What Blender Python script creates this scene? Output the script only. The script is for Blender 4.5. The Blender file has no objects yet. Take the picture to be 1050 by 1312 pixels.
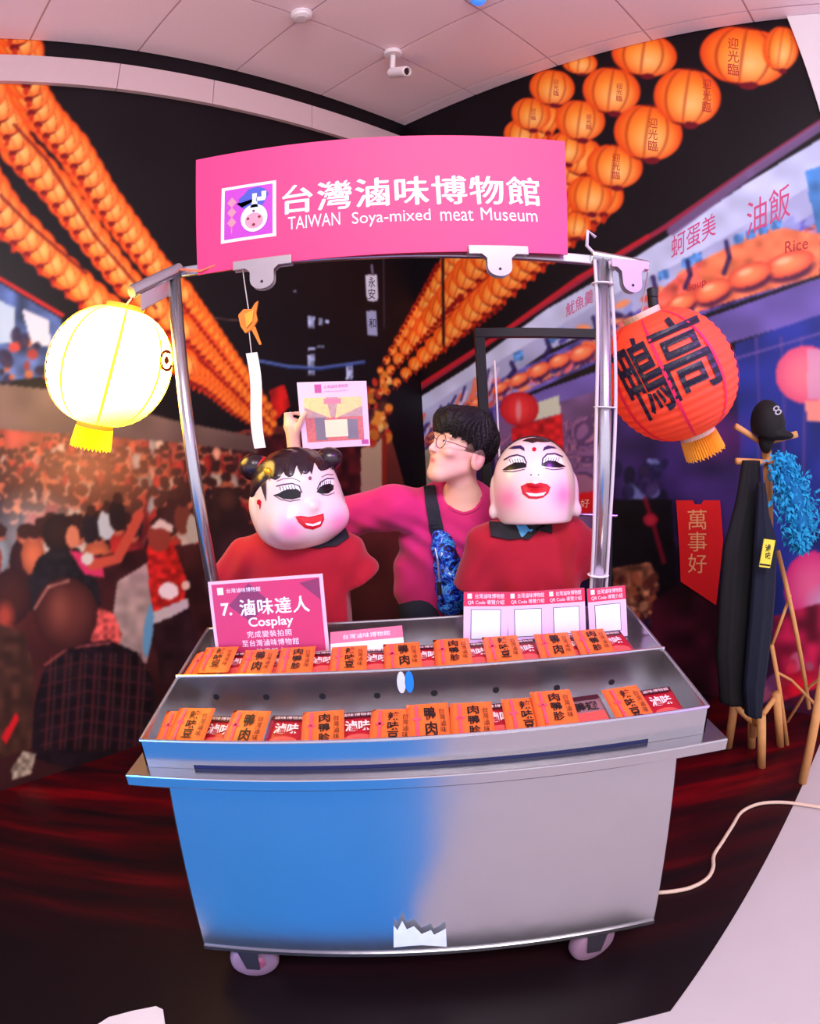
# A night-market snack cart in front of a mural corner, photographed through a wide fisheye lens.
import bpy, bmesh, math, random
import numpy as np
from mathutils import Vector, Matrix
from mathutils.bvhtree import BVHTree

random.seed(7)
rng = np.random.default_rng(7)
scene = bpy.context.scene
COL = scene.collection

# ------------------------------------------------------------------ camera
CAM = np.array([0.0, 0.0, 1.45])
PITCH, ROLL = math.radians(13.3), math.radians(3.3)
FPX, CX, CY = 725.0, 525.0, 730.0            # equidistant fisheye: pixels per radian, optical centre
_f = np.array([0, math.cos(PITCH), -math.sin(PITCH)])
_u = np.array([0, math.sin(PITCH), math.cos(PITCH)])
_r = np.array([1.0, 0, 0])
_R = _r * math.cos(ROLL) - _u * math.sin(ROLL)
_U = _u * math.cos(ROLL) + _r * math.sin(ROLL)
CM = np.column_stack([_R, _U, -_f])
cd = bpy.data.cameras.new('camera')
cam = bpy.data.objects.new('camera', cd)
COL.objects.link(cam)
m4 = Matrix.Identity(4)
for i in range(3):
    for j in range(3):
        m4[i][j] = CM[i, j]
    m4[i][3] = CAM[i]
cam.matrix_world = m4
cd.type = 'PANO'
cd.panorama_type = 'FISHEYE_LENS_POLYNOMIAL'
cd.sensor_fit = 'HORIZONTAL'
cd.sensor_width, cd.sensor_height = 10.50, 13.12
cd.fisheye_fov = math.radians(220)
cd.fisheye_polynomial_k0 = 0.0
cd.fisheye_polynomial_k1 = -1.0 / 7.25
cd.fisheye_polynomial_k2 = cd.fisheye_polynomial_k3 = cd.fisheye_polynomial_k4 = 0.0
cd.shift_y = (CY - 656.0) / 1312.0
cd.clip_start = 0.01
scene.camera = cam

# ------------------------------------------------------------------ light and exposure
scene.view_settings.view_transform = 'Standard'
scene.view_settings.look = 'None'
scene.view_settings.exposure = 0.80
scene.view_settings.gamma = 1.0
scene.view_settings.use_curve_mapping = False
world = bpy.data.worlds.new('room_ambience')
scene.world = world
world.use_nodes = True
world.node_tree.nodes['Background'].inputs[0].default_value = (0.82, 0.76, 0.88, 1)
world.node_tree.nodes['Background'].inputs[1].default_value = 0.95


def lamp(name, kind, loc, target, power, color, size=1.0, **kw):
    d = bpy.data.lights.new(name, kind)
    d.energy, d.color = power, color
    if kind == 'AREA':
        d.shape, d.size, d.size_y = 'RECTANGLE', size, kw.get('size_y', size)
    elif kind == 'SPOT':
        d.spot_size, d.spot_blend, d.shadow_soft_size = kw.get('angle', 1.0), kw.get('blend', 0.5), size
    o = bpy.data.objects.new(name, d)
    COL.objects.link(o)
    o.location = loc
    o.rotation_euler = (Vector(target) - Vector(loc)).to_track_quat('-Z', 'Y').to_euler()
    return o


lamp('ceiling_panel_light', 'AREA', (0.5, -0.9, 3.7), (0.3, 2.2, 1.2), 75, (1.0, 0.93, 0.92), 1.8, size_y=1.2)
lamp('blue_fill_spot', 'SPOT', (-2.0, -1.2, 1.3), (-0.55, 1.1, 0.6), 90, (0.0, 0.30, 1.0), 0.12, angle=0.5, blend=0.6)  # added blue spot that tints the tray fronts, no known fixture
lamp('magenta_fill_spot', 'SPOT', (1.9, 0.1, 2.9), (0.3, 2.0, 1.0), 90, (0.55, 0.10, 1.0), 0.15, angle=0.75, blend=0.8)  # added spot for the purple tint on the shirts, no lamp seen there


# ------------------------------------------------------------------ lens geometry helpers
def rays(P):
    P = np.atleast_2d(np.asarray(P, float)) - (CX, CY)
    r = np.hypot(P[:, 0], P[:, 1])
    th = r / FPX
    s = np.where(r > 1e-9, np.sin(th) / np.maximum(r, 1e-9), 1 / FPX)
    v = np.column_stack([P[:, 0] * s, -P[:, 1] * s, -np.cos(th)])
    return v @ CM.T


def proj(W):
    v = (np.asarray(W, float) - CAM) @ CM
    th = np.arctan2(np.hypot(v[..., 0], v[..., 1]), -v[..., 2])
    n = np.maximum(np.hypot(v[..., 0], v[..., 1]), 1e-9)
    return CX + v[..., 0] / n * th * FPX, CY - v[..., 1] / n * th * FPX


def aty(x, y, Y):
    v = rays((x, y))[0]
    return CAM + v * (Y / v[1])


def atz(x, y, Z):
    v = rays((x, y))[0]
    return CAM + v * ((Z - CAM[2]) / v[2])


# ------------------------------------------------------------------ materials
def lin(c):
    c = np.asarray(c, float) / 255.0
    return tuple(np.where(c <= 0.04045, c / 12.92, ((c + 0.055) / 1.055) ** 2.4))


MATS = {}


def mat(name, rgb=(128, 128, 128), rough=0.6, metal=0.0, vary=0.06, scale=30.0, bump=0.0, bscale=80.0,
        emit=None, estr=0.0, spec=0.4, alpha=1.0, trans=0.0, sheen=0.0, attr=None, coat=0.0):
    if name in MATS:
        return MATS[name]
    m = bpy.data.materials.new(name)
    m.use_nodes = True
    nt = m.node_tree
    b = nt.nodes['Principled BSDF']
    c = (*lin(rgb), 1)
    b.inputs['Roughness'].default_value = rough
    b.inputs['Metallic'].default_value = metal
    b.inputs['Specular IOR Level'].default_value = spec
    b.inputs['Alpha'].default_value = alpha
    b.inputs['Transmission Weight'].default_value = trans
    b.inputs['Sheen Weight'].default_value = sheen
    b.inputs['Coat Weight'].default_value = coat
    tc = nt.nodes.new('ShaderNodeTexCoord')
    if attr:
        a = nt.nodes.new('ShaderNodeVertexColor')
        a.layer_name = attr
        src = a.outputs['Color']
    else:
        src = None
    if vary > 0:
        n = nt.nodes.new('ShaderNodeTexNoise')
        n.inputs['Scale'].default_value = scale
        n.inputs['Detail'].default_value = 3
        nt.links.new(tc.outputs['Object'], n.inputs['Vector'])
        mp = nt.nodes.new('ShaderNodeMapRange')
        mp.inputs['To Min'].default_value = 1 - vary
        mp.inputs['To Max'].default_value = 1 + vary
        nt.links.new(n.outputs['Fac'], mp.inputs['Value'])
        mx = nt.nodes.new('ShaderNodeVectorMath')
        mx.operation = 'SCALE'
        if src:
            nt.links.new(src, mx.inputs[0])
        else:
            mx.inputs[0].default_value = c[:3]
        nt.links.new(mp.outputs[0], mx.inputs['Scale'])
        nt.links.new(mx.outputs[0], b.inputs['Base Color'])
    elif src:
        nt.links.new(src, b.inputs['Base Color'])
    else:
        b.inputs['Base Color'].default_value = c
    if bump > 0:
        n2 = nt.nodes.new('ShaderNodeTexNoise')
        n2.inputs['Scale'].default_value = bscale
        n2.inputs['Detail'].default_value = 2
        nt.links.new(tc.outputs['Object'], n2.inputs['Vector'])
        bp = nt.nodes.new('ShaderNodeBump')
        bp.inputs['Strength'].default_value = bump
        bp.inputs['Distance'].default_value = 0.01
        nt.links.new(n2.outputs['Fac'], bp.inputs['Height'])
        nt.links.new(bp.outputs[0], b.inputs['Normal'])
    if emit is not None:
        b.inputs['Emission Color'].default_value = (*lin(emit), 1)
        b.inputs['Emission Strength'].default_value = estr
    MATS[name] = m
    return m


STEEL = mat('stainless_steel', (194, 194, 198), 0.22, 0.96, 0.05, 6, 0.10, 7)
POLE = mat('pole_steel', (190, 190, 198), 0.25, 0.92, 0.05, 20)
WHITE = mat('white_print', (245, 240, 248), 0.55, vary=0)
BLACK = mat('black_print', (22, 18, 22), 0.55, vary=0)
WOOD = mat('pale_wood', (222, 160, 98), 0.55, vary=0.18, scale=18)
REDINK = mat('red_print', (190, 22, 40), 0.5, vary=0)


# ------------------------------------------------------------------ mesh helpers
class MB:
    """collects shapes in world space and links them as one mesh object"""

    def __init__(s):
        s.v, s.f, s.mi = [], [], []

    def add(s, v, f, mi=0):
        o = len(s.v)
        s.v += [tuple(map(float, p)) for p in v]
        s.f += [tuple(i + o for i in q) for q in f]
        s.mi += [mi] * len(f)
        return s

    def box(s, lo, hi, mi=0):
        x0, y0, z0 = lo
        x1, y1, z1 = hi
        v = [(x0, y0, z0), (x1, y0, z0), (x1, y1, z0), (x0, y1, z0), (x0, y0, z1), (x1, y0, z1), (x1, y1, z1), (x0, y1, z1)]
        return s.add(v, BOXF, mi)

    def frame_box(s, c, ex, ey, ez, sx, sy, sz, mi=0):
        c, ex, ey, ez = map(lambda a: np.asarray(a, float), (c, ex, ey, ez))
        v = [c + ex * sx * a + ey * sy * b + ez * sz * d for d in (-.5, .5) for a, b in ((-.5, -.5), (.5, -.5), (.5, .5), (-.5, .5))]
        return s.add(v, BOXF, mi)

    def hexa(s, bot, top, mi=0):
        return s.add(list(bot) + list(top), BOXF, mi)

    def tube(s, pts, r, n=10, cap=True, mi=0):
        P = [np.asarray(p, float) for p in pts]
        R = r if hasattr(r, '__len__') else [r] * len(P)
        t0 = P[1] - P[0]
        a = np.cross(t0, (0, 0, 1.0))
        if np.linalg.norm(a) < 1e-6 * max(np.linalg.norm(t0), 1e-9) or np.linalg.norm(a) < 1e-9:
            a = np.array([1.0, 0, 0])
        a /= np.linalg.norm(a)
        vs = []
        for i, p in enumerate(P):
            t = P[min(i + 1, len(P) - 1)] - P[max(i - 1, 0)]
            t = t / max(np.linalg.norm(t), 1e-9)
            a = a - t * (a @ t)
            a /= max(np.linalg.norm(a), 1e-9)
            b = np.cross(t, a)
            for k in range(n):
                g = 2 * math.pi * k / n
                vs.append(p + R[i] * (a * math.cos(g) + b * math.sin(g)))
        fs = []
        for i in range(len(P) - 1):
            for k in range(n):
                fs.append((i * n + k, i * n + (k + 1) % n, (i + 1) * n + (k + 1) % n, (i + 1) * n + k))
        if cap:
            fs.append(tuple(range(n))[::-1])
            fs.append(tuple((len(P) - 1) * n + k for k in range(n)))
        return s.add(vs, fs, mi)

    def lathe(s, prof, o, ax=(0, 0, 1), n=32, mi=0, ref=None):
        ax = np.asarray(ax, float)
        ax = ax / np.linalg.norm(ax)
        a = np.asarray(ref if ref is not None else ((1.0, 0, 0) if abs(ax[0]) < .9 else (0, 1.0, 0)), float)
        a = a - ax * (a @ ax)
        a /= np.linalg.norm(a)
        b = np.cross(ax, a)
        vs = []
        for (r, z) in prof:
            for k in range(n):
                g = 2 * math.pi * k / n
                vs.append(np.asarray(o, float) + ax * z + r * (a * math.cos(g) + b * math.sin(g)))
        fs = []
        for i in range(len(prof) - 1):
            for k in range(n):
                fs.append((i * n + k, i * n + (k + 1) % n, (i + 1) * n + (k + 1) % n, (i + 1) * n + k))
        fs.append(tuple(range(n))[::-1])
        fs.append(tuple((len(prof) - 1) * n + k for k in range(n)))
        return s.add(vs, fs, mi)

    def prism(s, poly, o, ex, ey, ez, depth, mi=0):
        o, ex, ey, ez = map(lambda a: np.asarray(a, float), (o, ex, ey, ez))
        n = len(poly)
        vs = [o + ex * x + ey * y for x, y in poly] + [o + ex * x + ey * y + ez * depth for x, y in poly]
        fs = [tuple(range(n))[::-1], tuple(range(n, 2 * n))] + [(i, (i + 1) % n, n + (i + 1) % n, n + i) for i in range(n)]
        return s.add(vs, fs, mi)

    def ball(s, c, r, n=12, m=8, mi=0):
        r = np.asarray(r if hasattr(r, '__len__') else (r, r, r), float)
        vs = [np.asarray(c) + r * (0, 0, -1)]
        for j in range(1, m):
            p = -math.pi / 2 + math.pi * j / m
            for k in range(n):
                g = 2 * math.pi * k / n
                vs.append(np.asarray(c) + r * (math.cos(p) * math.cos(g), math.cos(p) * math.sin(g), math.sin(p)))
        vs.append(np.asarray(c) + r * (0, 0, 1))
        fs = [(0, 1 + (k + 1) % n, 1 + k) for k in range(n)]
        for j in range(m - 2):
            for k in range(n):
                fs.append((1 + j * n + k, 1 + j * n + (k + 1) % n, 1 + (j + 1) * n + (k + 1) % n, 1 + (j + 1) * n + k))
        e = len(vs) - 1
        fs += [(e, 1 + (m - 2) * n + k, 1 + (m - 2) * n + (k + 1) % n) for k in range(n)]
        return s.add(vs, fs, mi)

    def build(s, name, material, parent=None, smooth=False, bevel=0.0, loc=None):
        ms = material if isinstance(material, (list, tuple)) else [material]
        off = np.array(parent['_w']) if parent is not None and '_w' in parent else np.zeros(3)
        if parent is None and loc is not None:
            off = np.asarray(loc, float)
        me = bpy.data.meshes.new(name)
        v = np.asarray(s.v, float) - off
        me.from_pydata(v.tolist(), [], s.f)
        for m in ms:
            me.materials.append(m)
        if len(ms) > 1:
            me.polygons.foreach_set('material_index', s.mi)
        if bevel > 0:
            bm = bmesh.new()
            bm.from_mesh(me)
            es = [e for e in bm.edges if len(e.link_faces) == 2 and e.calc_face_angle(0) > 0.5]
            bmesh.ops.bevel(bm, geom=es, offset=bevel, segments=2, affect='EDGES', profile=0.5)
            bm.to_mesh(me)
            bm.free()
        if smooth:
            me.polygons.foreach_set('use_smooth', [True] * len(me.polygons))
        me.update()
        o = bpy.data.objects.new(name, me)
        COL.objects.link(o)
        if parent is not None:
            o.parent = parent
            o['_w'] = [float(x) for x in off]
        else:
            o.location = off
            o['_w'] = [float(x) for x in off]
        return o


BOXF = [(0, 3, 2, 1), (4, 5, 6, 7), (0, 1, 5, 4), (1, 2, 6, 5), (2, 3, 7, 6), (3, 0, 4, 7)]


def tag(o, label=None, cat=None, group=None, kind=None):
    if label:
        o['label'] = label
    if cat:
        o['category'] = cat
    if group:
        o['group'] = group
    if kind:
        o['kind'] = kind
    return o


def thing(name, loc, label, cat, group=None):
    o = bpy.data.objects.new(name, None)
    COL.objects.link(o)
    o.location = [float(x) for x in loc]
    o['_w'] = [float(x) for x in loc]
    o.empty_display_size = 0.05
    return tag(o, label, cat, group)


def copy_tree(o, parent=None):
    c = o.copy()
    COL.objects.link(c)
    c.parent = parent
    for ch in o.children:
        copy_tree(ch, c)
    return c


# lettering: glyph outlines of Blender's built-in font as flat meshes, centred at the origin, cap height about `size`
_TXT = {}


def glyphs(txt, size=1.0, spacing=1.0, bold=0.0):
    key = (txt, spacing, bold)
    if key not in _TXT:
        c = bpy.data.curves.new('lettering', 'FONT')
        c.body = txt
        c.align_x, c.align_y = 'CENTER', 'CENTER'
        c.space_character = spacing
        c.offset = bold
        c.resolution_u = 3
        o = bpy.data.objects.new('lettering', c)
        COL.objects.link(o)
        dg = bpy.context.evaluated_depsgraph_get()
        dg.update()
        me = o.evaluated_get(dg).to_mesh()
        v = np.array([p.co[:2] for p in me.vertices]).reshape(-1, 2)
        f = [tuple(p.vertices) for p in me.polygons]
        o.evaluated_get(dg).to_mesh_clear()
        bpy.data.objects.remove(o)
        bpy.data.curves.remove(c)
        if len(v):
            v = v - (v.min(0) + v.max(0)) / 2
        _TXT[key] = (v, f)
    v, f = _TXT[key]
    return v * size, f


def fit_glyphs(txt, w, h, spacing=1.0, bold=0.0, vertical=False):
    if vertical:
        n = len(txt)
        V, F = [], []
        for i, ch in enumerate(txt):
            v, f = fit_glyphs(ch, w, h / n * 0.9, bold=bold)
            o = sum(len(a) for a in V)
            V.append(v + (0, h / 2 - h / n * (i + .5)))
            F += [tuple(k + o for k in q) for q in f]
        return np.vstack(V), F
    v, f = glyphs(txt, 1.0, spacing, bold)
    e = v.max(0) - v.min(0)
    return v * (w / e[0], h / e[1]), f


def text_on(mb, txt, o, ex, ey, w, h, lift=None, mi=0, **kw):
    v, f = fit_glyphs(txt, w, h, **kw)
    ex, ey, o = np.asarray(ex, float), np.asarray(ey, float), np.asarray(o, float)
    if lift is not None:
        o = o + np.asarray(lift, float)
    return mb.add([o + ex * a + ey * b for a, b in v], f, mi)


# ------------------------------------------------------------------ implicit surfaces (for bodies, masks, cloth)
def surface_net(fn, lo, hi, h):
    lo, hi = np.asarray(lo, float), np.asarray(hi, float)
    n = np.ceil((hi - lo) / h).astype(int) + 1
    ax = [lo[i] + h * np.arange(n[i]) for i in range(3)]
    X, Y, Z = [a.astype(np.float32) for a in np.meshgrid(*ax, indexing='ij')]
    D = fn(X, Y, Z).astype(np.float32)
    S = D < 0
    cs = tuple(n - 1)
    acc = np.zeros(cs + (3,), np.float32)
    cnt = np.zeros(cs, np.float32)
    corners = [(i, j, k) for i in (0, 1) for j in (0, 1) for k in (0, 1)]

    def sl(c):
        return tuple(slice(c[i], c[i] + cs[i]) for i in range(3))
    for a in corners:
        for d in range(3):
            if a[d] == 0:
                b = tuple(a[i] + (1 if i == d else 0) for i in range(3))
                da, db = D[sl(a)], D[sl(b)]
                m = (da < 0) != (db < 0)
                t = np.where(m, da / np.where(m, da - db, 1), 0)
                for i in range(3):
                    acc[..., i] += np.where(m, a[i] + (t if i == d else 0), 0)
                cnt += m
    act = cnt > 0
    idx = -np.ones(cs, np.int64)
    idx[act] = np.arange(act.sum())
    base = np.argwhere(act)
    V = lo + h * (base + acc[act] / cnt[act][:, None])
    F = []
    for d in range(3):
        e1, e2 = (d + 1) % 3, (d + 2) % 3
        sA = [slice(None)] * 3
        sB = [slice(None)] * 3
        sA[d], sB[d] = slice(0, -1), slice(1, None)
        cr = S[tuple(sA)] != S[tuple(sB)]
        P = np.argwhere(cr)
        P = P[(P[:, e1] > 0) & (P[:, e2] > 0) & (P[:, e1] < n[e1] - 1) & (P[:, e2] < n[e2] - 1)]
        ins = S[tuple(sA)][tuple(P.T)]

        def cell(o1, o2):
            Q = P.copy()
            Q[:, e1] -= o1
            Q[:, e2] -= o2
            return idx[tuple(Q.T)]
        q = np.column_stack([cell(1, 1), cell(0, 1), cell(0, 0), cell(1, 0)])
        q[~ins] = q[~ins][:, ::-1]
        F.append(q)
    F = np.vstack(F)
    F = F[(F >= 0).all(1)]
    return V, F


def smin(a, b, k):
    h = np.clip(0.5 + 0.5 * (b - a) / k, 0, 1)
    return b + (a - b) * h - k * h * (1 - h)


def smax(a, b, k):
    return -smin(-a, -b, k)


def sd_cone(X, Y, Z, a, b, ra, rb):
    a, b = np.asarray(a, float), np.asarray(b, float)
    d = b - a
    t = ((X - a[0]) * d[0] + (Y - a[1]) * d[1] + (Z - a[2]) * d[2]) / (d @ d)
    t = np.clip(t, 0, 1)
    q = (X - a[0] - t * d[0]) ** 2 + (Y - a[1] - t * d[1]) ** 2 + (Z - a[2] - t * d[2]) ** 2
    return np.sqrt(q) - (ra + (rb - ra) * t)


def local(X, Y, Z, c, M):
    """coordinates in a frame with origin c and axis columns M"""
    x, y, z = X - c[0], Y - c[1], Z - c[2]
    return [x * M[0, i] + y * M[1, i] + z * M[2, i] for i in range(3)]


def sd_ell(X, Y, Z, c, r, M=None):
    if M is None:
        x, y, z = X - c[0], Y - c[1], Z - c[2]
    else:
        x, y, z = local(X, Y, Z, c, M)
    k0 = np.sqrt((x / r[0]) ** 2 + (y / r[1]) ** 2 + (z / r[2]) ** 2)
    k1 = np.sqrt((x / r[0] ** 2) ** 2 + (y / r[1] ** 2) ** 2 + (z / r[2] ** 2) ** 2)
    return k0 * (k0 - 1) / np.maximum(k1, 1e-6)


def frame(fwd, up):
    """columns: side (x), forward (y), up (z)"""
    f = np.asarray(fwd, float)
    f /= np.linalg.norm(f)
    u = np.asarray(up, float)
    u = u - f * (u @ f)
    u /= np.linalg.norm(u)
    return np.column_stack([np.cross(f, u), f, u])


def net_object(name, fn, lo, hi, h, material, parent=None, cols=None, it=2):
    V, F = surface_net(fn, lo, hi, h)
    mb = MB()
    mb.v, mb.f, mb.mi = [tuple(p) for p in V], [tuple(q) for q in F.tolist()], [0] * len(F)
    o = mb.build(name, material, parent, smooth=True)
    if it:
        bm = bmesh.new()
        bm.from_mesh(o.data)
        for _ in range(it):
            bmesh.ops.smooth_vert(bm, verts=bm.verts, factor=0.4, use_axis_x=True, use_axis_y=True, use_axis_z=True)
        bm.to_mesh(o.data)
        bm.free()
    if cols is not None:
        off = np.array(o['_w'])
        W = np.array([v.co[:] for v in o.data.vertices]) + off
        C = cols(W)
        paint(o.data, C)
    return o


def paint(me, C, name='tint'):
    a = me.color_attributes.new(name, 'FLOAT_COLOR', 'POINT')
    C = np.clip(C, 0, 1)
    L = np.where(C <= 0.04045, C / 12.92, ((C + 0.055) / 1.055) ** 2.4)
    a.data.foreach_set('color', np.column_stack([L, np.ones(len(L))]).astype(np.float32).ravel())


def bvh_of(*obs):
    V, F = [], []
    for o in obs:
        off = np.array(o['_w'])
        n = len(V)
        V += [tuple(np.array(v.co[:]) + off) for v in o.data.vertices]
        F += [tuple(i + n for i in p.vertices) for p in o.data.polygons]
    return BVHTree.FromPolygons(V, F)


def ring_fill(poly, rings=4, dens=6.0):
    """a star-shaped outline as densely filled (verts, faces)"""
    P = np.asarray(poly, float)
    D = []
    for i in range(len(P)):
        a, b = P[i], P[(i + 1) % len(P)]
        k = max(1, int(np.linalg.norm(b - a) / dens))
        D += [a + (b - a) * j / k for j in range(k)]
    D = np.array(D)
    c = D.mean(0)
    n = len(D)
    V = [c + (D - c) * (1 - j / rings) for j in range(rings)]
    F = [(j * n + i, j * n + (i + 1) % n, (j + 1) * n + (i + 1) % n, (j + 1) * n + i) for j in range(rings - 1) for i in range(n)]
    V = np.vstack(V + [c[None]])
    e = len(V) - 1
    F += [((rings - 1) * n + i, (rings - 1) * n + (i + 1) % n, e) for i in range(n)]
    return V, F


def strip_fill(pts, w, dens=3.0):
    P = np.asarray(pts, float)
    D = [P[0]]
    for a, b in zip(P[:-1], P[1:]):
        k = max(1, int(np.linalg.norm(b - a) / dens))
        D += [a + (b - a) * (j + 1) / k for j in range(k)]
    D = np.array(D)
    t = np.gradient(D, axis=0)
    t /= np.maximum(np.linalg.norm(t, axis=1)[:, None], 1e-9)
    nn = np.column_stack([-t[:, 1], t[:, 0]])
    W = np.asarray(w if hasattr(w, '__len__') else [w, w], float)
    W = np.interp(np.linspace(0, 1, len(D)), np.linspace(0, 1, len(W)), W)[:, None] / 2
    V = np.vstack([D + nn * W, D - nn * W])
    n = len(D)
    return V, [(i, i + 1, n + i + 1, n + i) for i in range(n - 1)]


def split_long(V, F, L):
    bm = bmesh.new()
    vs = [bm.verts.new((p[0], p[1], 0)) for p in V]
    for f in F:
        try:
            bm.faces.new([vs[i] for i in f])
        except ValueError:
            pass
    bmesh.ops.triangulate(bm, faces=bm.faces[:])
    for _ in range(4):
        es = [e for e in bm.edges if e.calc_length() > L]
        if not es:
            break
        bmesh.ops.subdivide_edges(bm, edges=es, cuts=1)
        bmesh.ops.triangulate(bm, faces=bm.faces[:])
    bm.verts.index_update()
    V2 = np.array([v.co[:2] for v in bm.verts])
    F2 = [tuple(v.index for v in f.verts) for f in bm.faces]
    bm.free()
    return V2, F2


def wrap(mb, shape, tree, lift=0.0008, mi=0):
    """lay a flat outline (drawn as seen from the viewpoint) onto a curved surface"""
    V, F = shape
    R = rays(V)
    o = Vector(CAM)
    W, ok = [], []
    for d in R:
        h = tree.ray_cast(o, Vector(d))
        if h[0] is None:
            W.append((0, 0, 0))
            ok.append(False)
        else:
            nrm = h[1] if h[1].dot(Vector(d)) < 0 else -h[1]
            W.append(tuple(h[0] + nrm * lift))
            ok.append(True)
    F = [f for f in F if all(ok[i] for i in f)]
    keep = sorted({i for f in F for i in f})
    ren = {k: n for n, k in enumerate(keep)}
    return mb.add([W[k] for k in keep], [tuple(ren[i] for i in f) for f in F], mi)

# ================================================================== THE SETTING
ZC = 3.89                                             # ceiling height
CORNER = np.array([0.15, 3.95])
DL = np.array([-math.cos(math.radians(43)), -math.sin(math.radians(43))])   # left wall runs this way from the corner
DR = np.array([math.cos(math.radians(42)), -math.sin(math.radians(42))])    # right wall
UP = np.array([0, 0, 1.0])
X1_, Y1_ = np.array([1.0, 0, 0]), np.array([0, 1.0, 0])


def wall_pt(d, u, z, off=0.0):
    n = np.array([-d[1], d[0]])
    n = n if n[1] < 0 else -n                         # into the room
    p = CORNER + d * u + n * off
    return np.array([p[0], p[1], z])


def wall_hit(d, x, y, off=0.0):
    v = rays((x, y))[0]
    n = np.array([-d[1], d[0]])
    n = n if n[1] < 0 else -n
    t = ((CORNER + n * off - CAM[:2]) @ n) / (v[:2] @ n)
    return CAM + v * t


def wall_uz(d, x, y):
    p = wall_hit(d, x, y)
    return (p[:2] - CORNER) @ d, p[2]


# ---- floor: light grey hall floor, dark vinyl with red streaks under the stall
fm = mat('grey_floor', (206, 196, 204), 0.35, vary=0.06, scale=3)
fl = MB().box((-6, -5, -0.06), (6, 5, 0)).build('floor', fm)
tag(fl, kind='structure')


def vinyl_material():
    m = bpy.data.materials.new('dark_vinyl')
    m.use_nodes = True
    nt = m.node_tree
    b = nt.nodes['Principled BSDF']
    b.inputs['Roughness'].default_value = 0.42
    b.inputs['Specular IOR Level'].default_value = 0.16
    tc = nt.nodes.new('ShaderNodeTexCoord')
    mp = nt.nodes.new('ShaderNodeMapping')
    mp.inputs['Rotation'].default_value = (0, 0, math.radians(-24))
    mp.inputs['Scale'].default_value = (0.55, 5.0, 1)
    n = nt.nodes.new('ShaderNodeTexNoise')
    n.inputs['Scale'].default_value = 1.6
    n.inputs['Detail'].default_value = 4
    r = nt.nodes.new('ShaderNodeValToRGB')
    r.color_ramp.elements[0].position = 0.36
    r.color_ramp.elements[0].color = (*lin((20, 10, 18)), 1)
    r.color_ramp.elements[1].position = 0.72
    r.color_ramp.elements[1].color = (*lin((140, 4, 18)), 1)
    e = r.color_ramp.elements.new(0.55)
    e.color = (*lin((78, 4, 14)), 1)
    # the red streaks fade to plain dark away from the walls
    sep = nt.nodes.new('ShaderNodeSeparateXYZ')
    far = nt.nodes.new('ShaderNodeMapRange')
    far.inputs['From Min'].default_value = 1.0
    far.inputs['From Max'].default_value = 2.0
    mix = nt.nodes.new('ShaderNodeMix')
    mix.data_type = 'RGBA'
    mix.inputs['A'].default_value = (*lin((24, 15, 20)), 1)
    nt.links.new(tc.outputs['Object'], mp.inputs[0])
    nt.links.new(mp.outputs[0], n.inputs['Vector'])
    nt.links.new(n.outputs['Fac'], r.inputs[0])
    nt.links.new(tc.outputs['Object'], sep.inputs[0])
    nt.links.new(sep.outputs['Y'], far.inputs['Value'])
    nt.links.new(far.outputs[0], mix.inputs['Factor'])
    nt.links.new(r.outputs[0], mix.inputs['B'])
    nt.links.new(mix.outputs['Result'], b.inputs['Base Color'])
    return m


e0, e1 = atz(846, 1312, 0), atz(1012, 1040, 0)
dv = (e1 - e0) / np.linalg.norm(e1 - e0)
_A = np.column_stack([dv[:2], -DR])
_t = np.linalg.solve(_A, CORNER - e0[:2])
hi_r = e0 + dv * _t[0]
Lc, Rc, Kc = wall_pt(DL, 4.6, 0), wall_pt(DR, 3.2, 0), wall_pt(DL, 0, 0)
vpoly = [(-4.2, -.5), (-.80, .775), (e0[0] + dv[0] / dv[1] * (.775 - e0[1]), .775), (hi_r[0], hi_r[1]), (Kc[0], Kc[1]), (Lc[0], Lc[1])]
reflector_pts = [(-3.6, -3.5), (.25, -3.5), (.06, .1), (.02, .35), (-.04, .55), (-.06, .765), (-.81, .765), (-3.6, -.29)]
tag(MB().prism(reflector_pts, (0, 0, 0), X1_, Y1_, UP, .006).build('added_floor_reflector', mat('blue_reflector', (0, 156, 255), .9, vary=.06, scale=40)), kind='structure')  # unseen blue patch, added for its reflection in the cart steel
vm = MB().prism(vpoly, (0, 0, 0.0), (1, 0, 0), (0, 1, 0), (0, 0, 1), 0.004).build('floor_mat', vinyl_material())
tag(vm, kind='structure')

# ---- ceiling: a grid of mineral-fibre tiles that runs parallel to both walls
TW = 0.64
A0, B0 = 0.64, 0.759 - 0.64
cm_ = mat('ceiling_tile_board', (252, 226, 234), 0.8, vary=0.03, scale=60, bump=0.05, bscale=300)
cg_ = mat('ceiling_grid_metal', (206, 176, 178), 0.6, vary=0)


def cpt(a, b, z):
    p = CORNER + DR * a + DL * b
    return (p[0], p[1], z)


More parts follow.
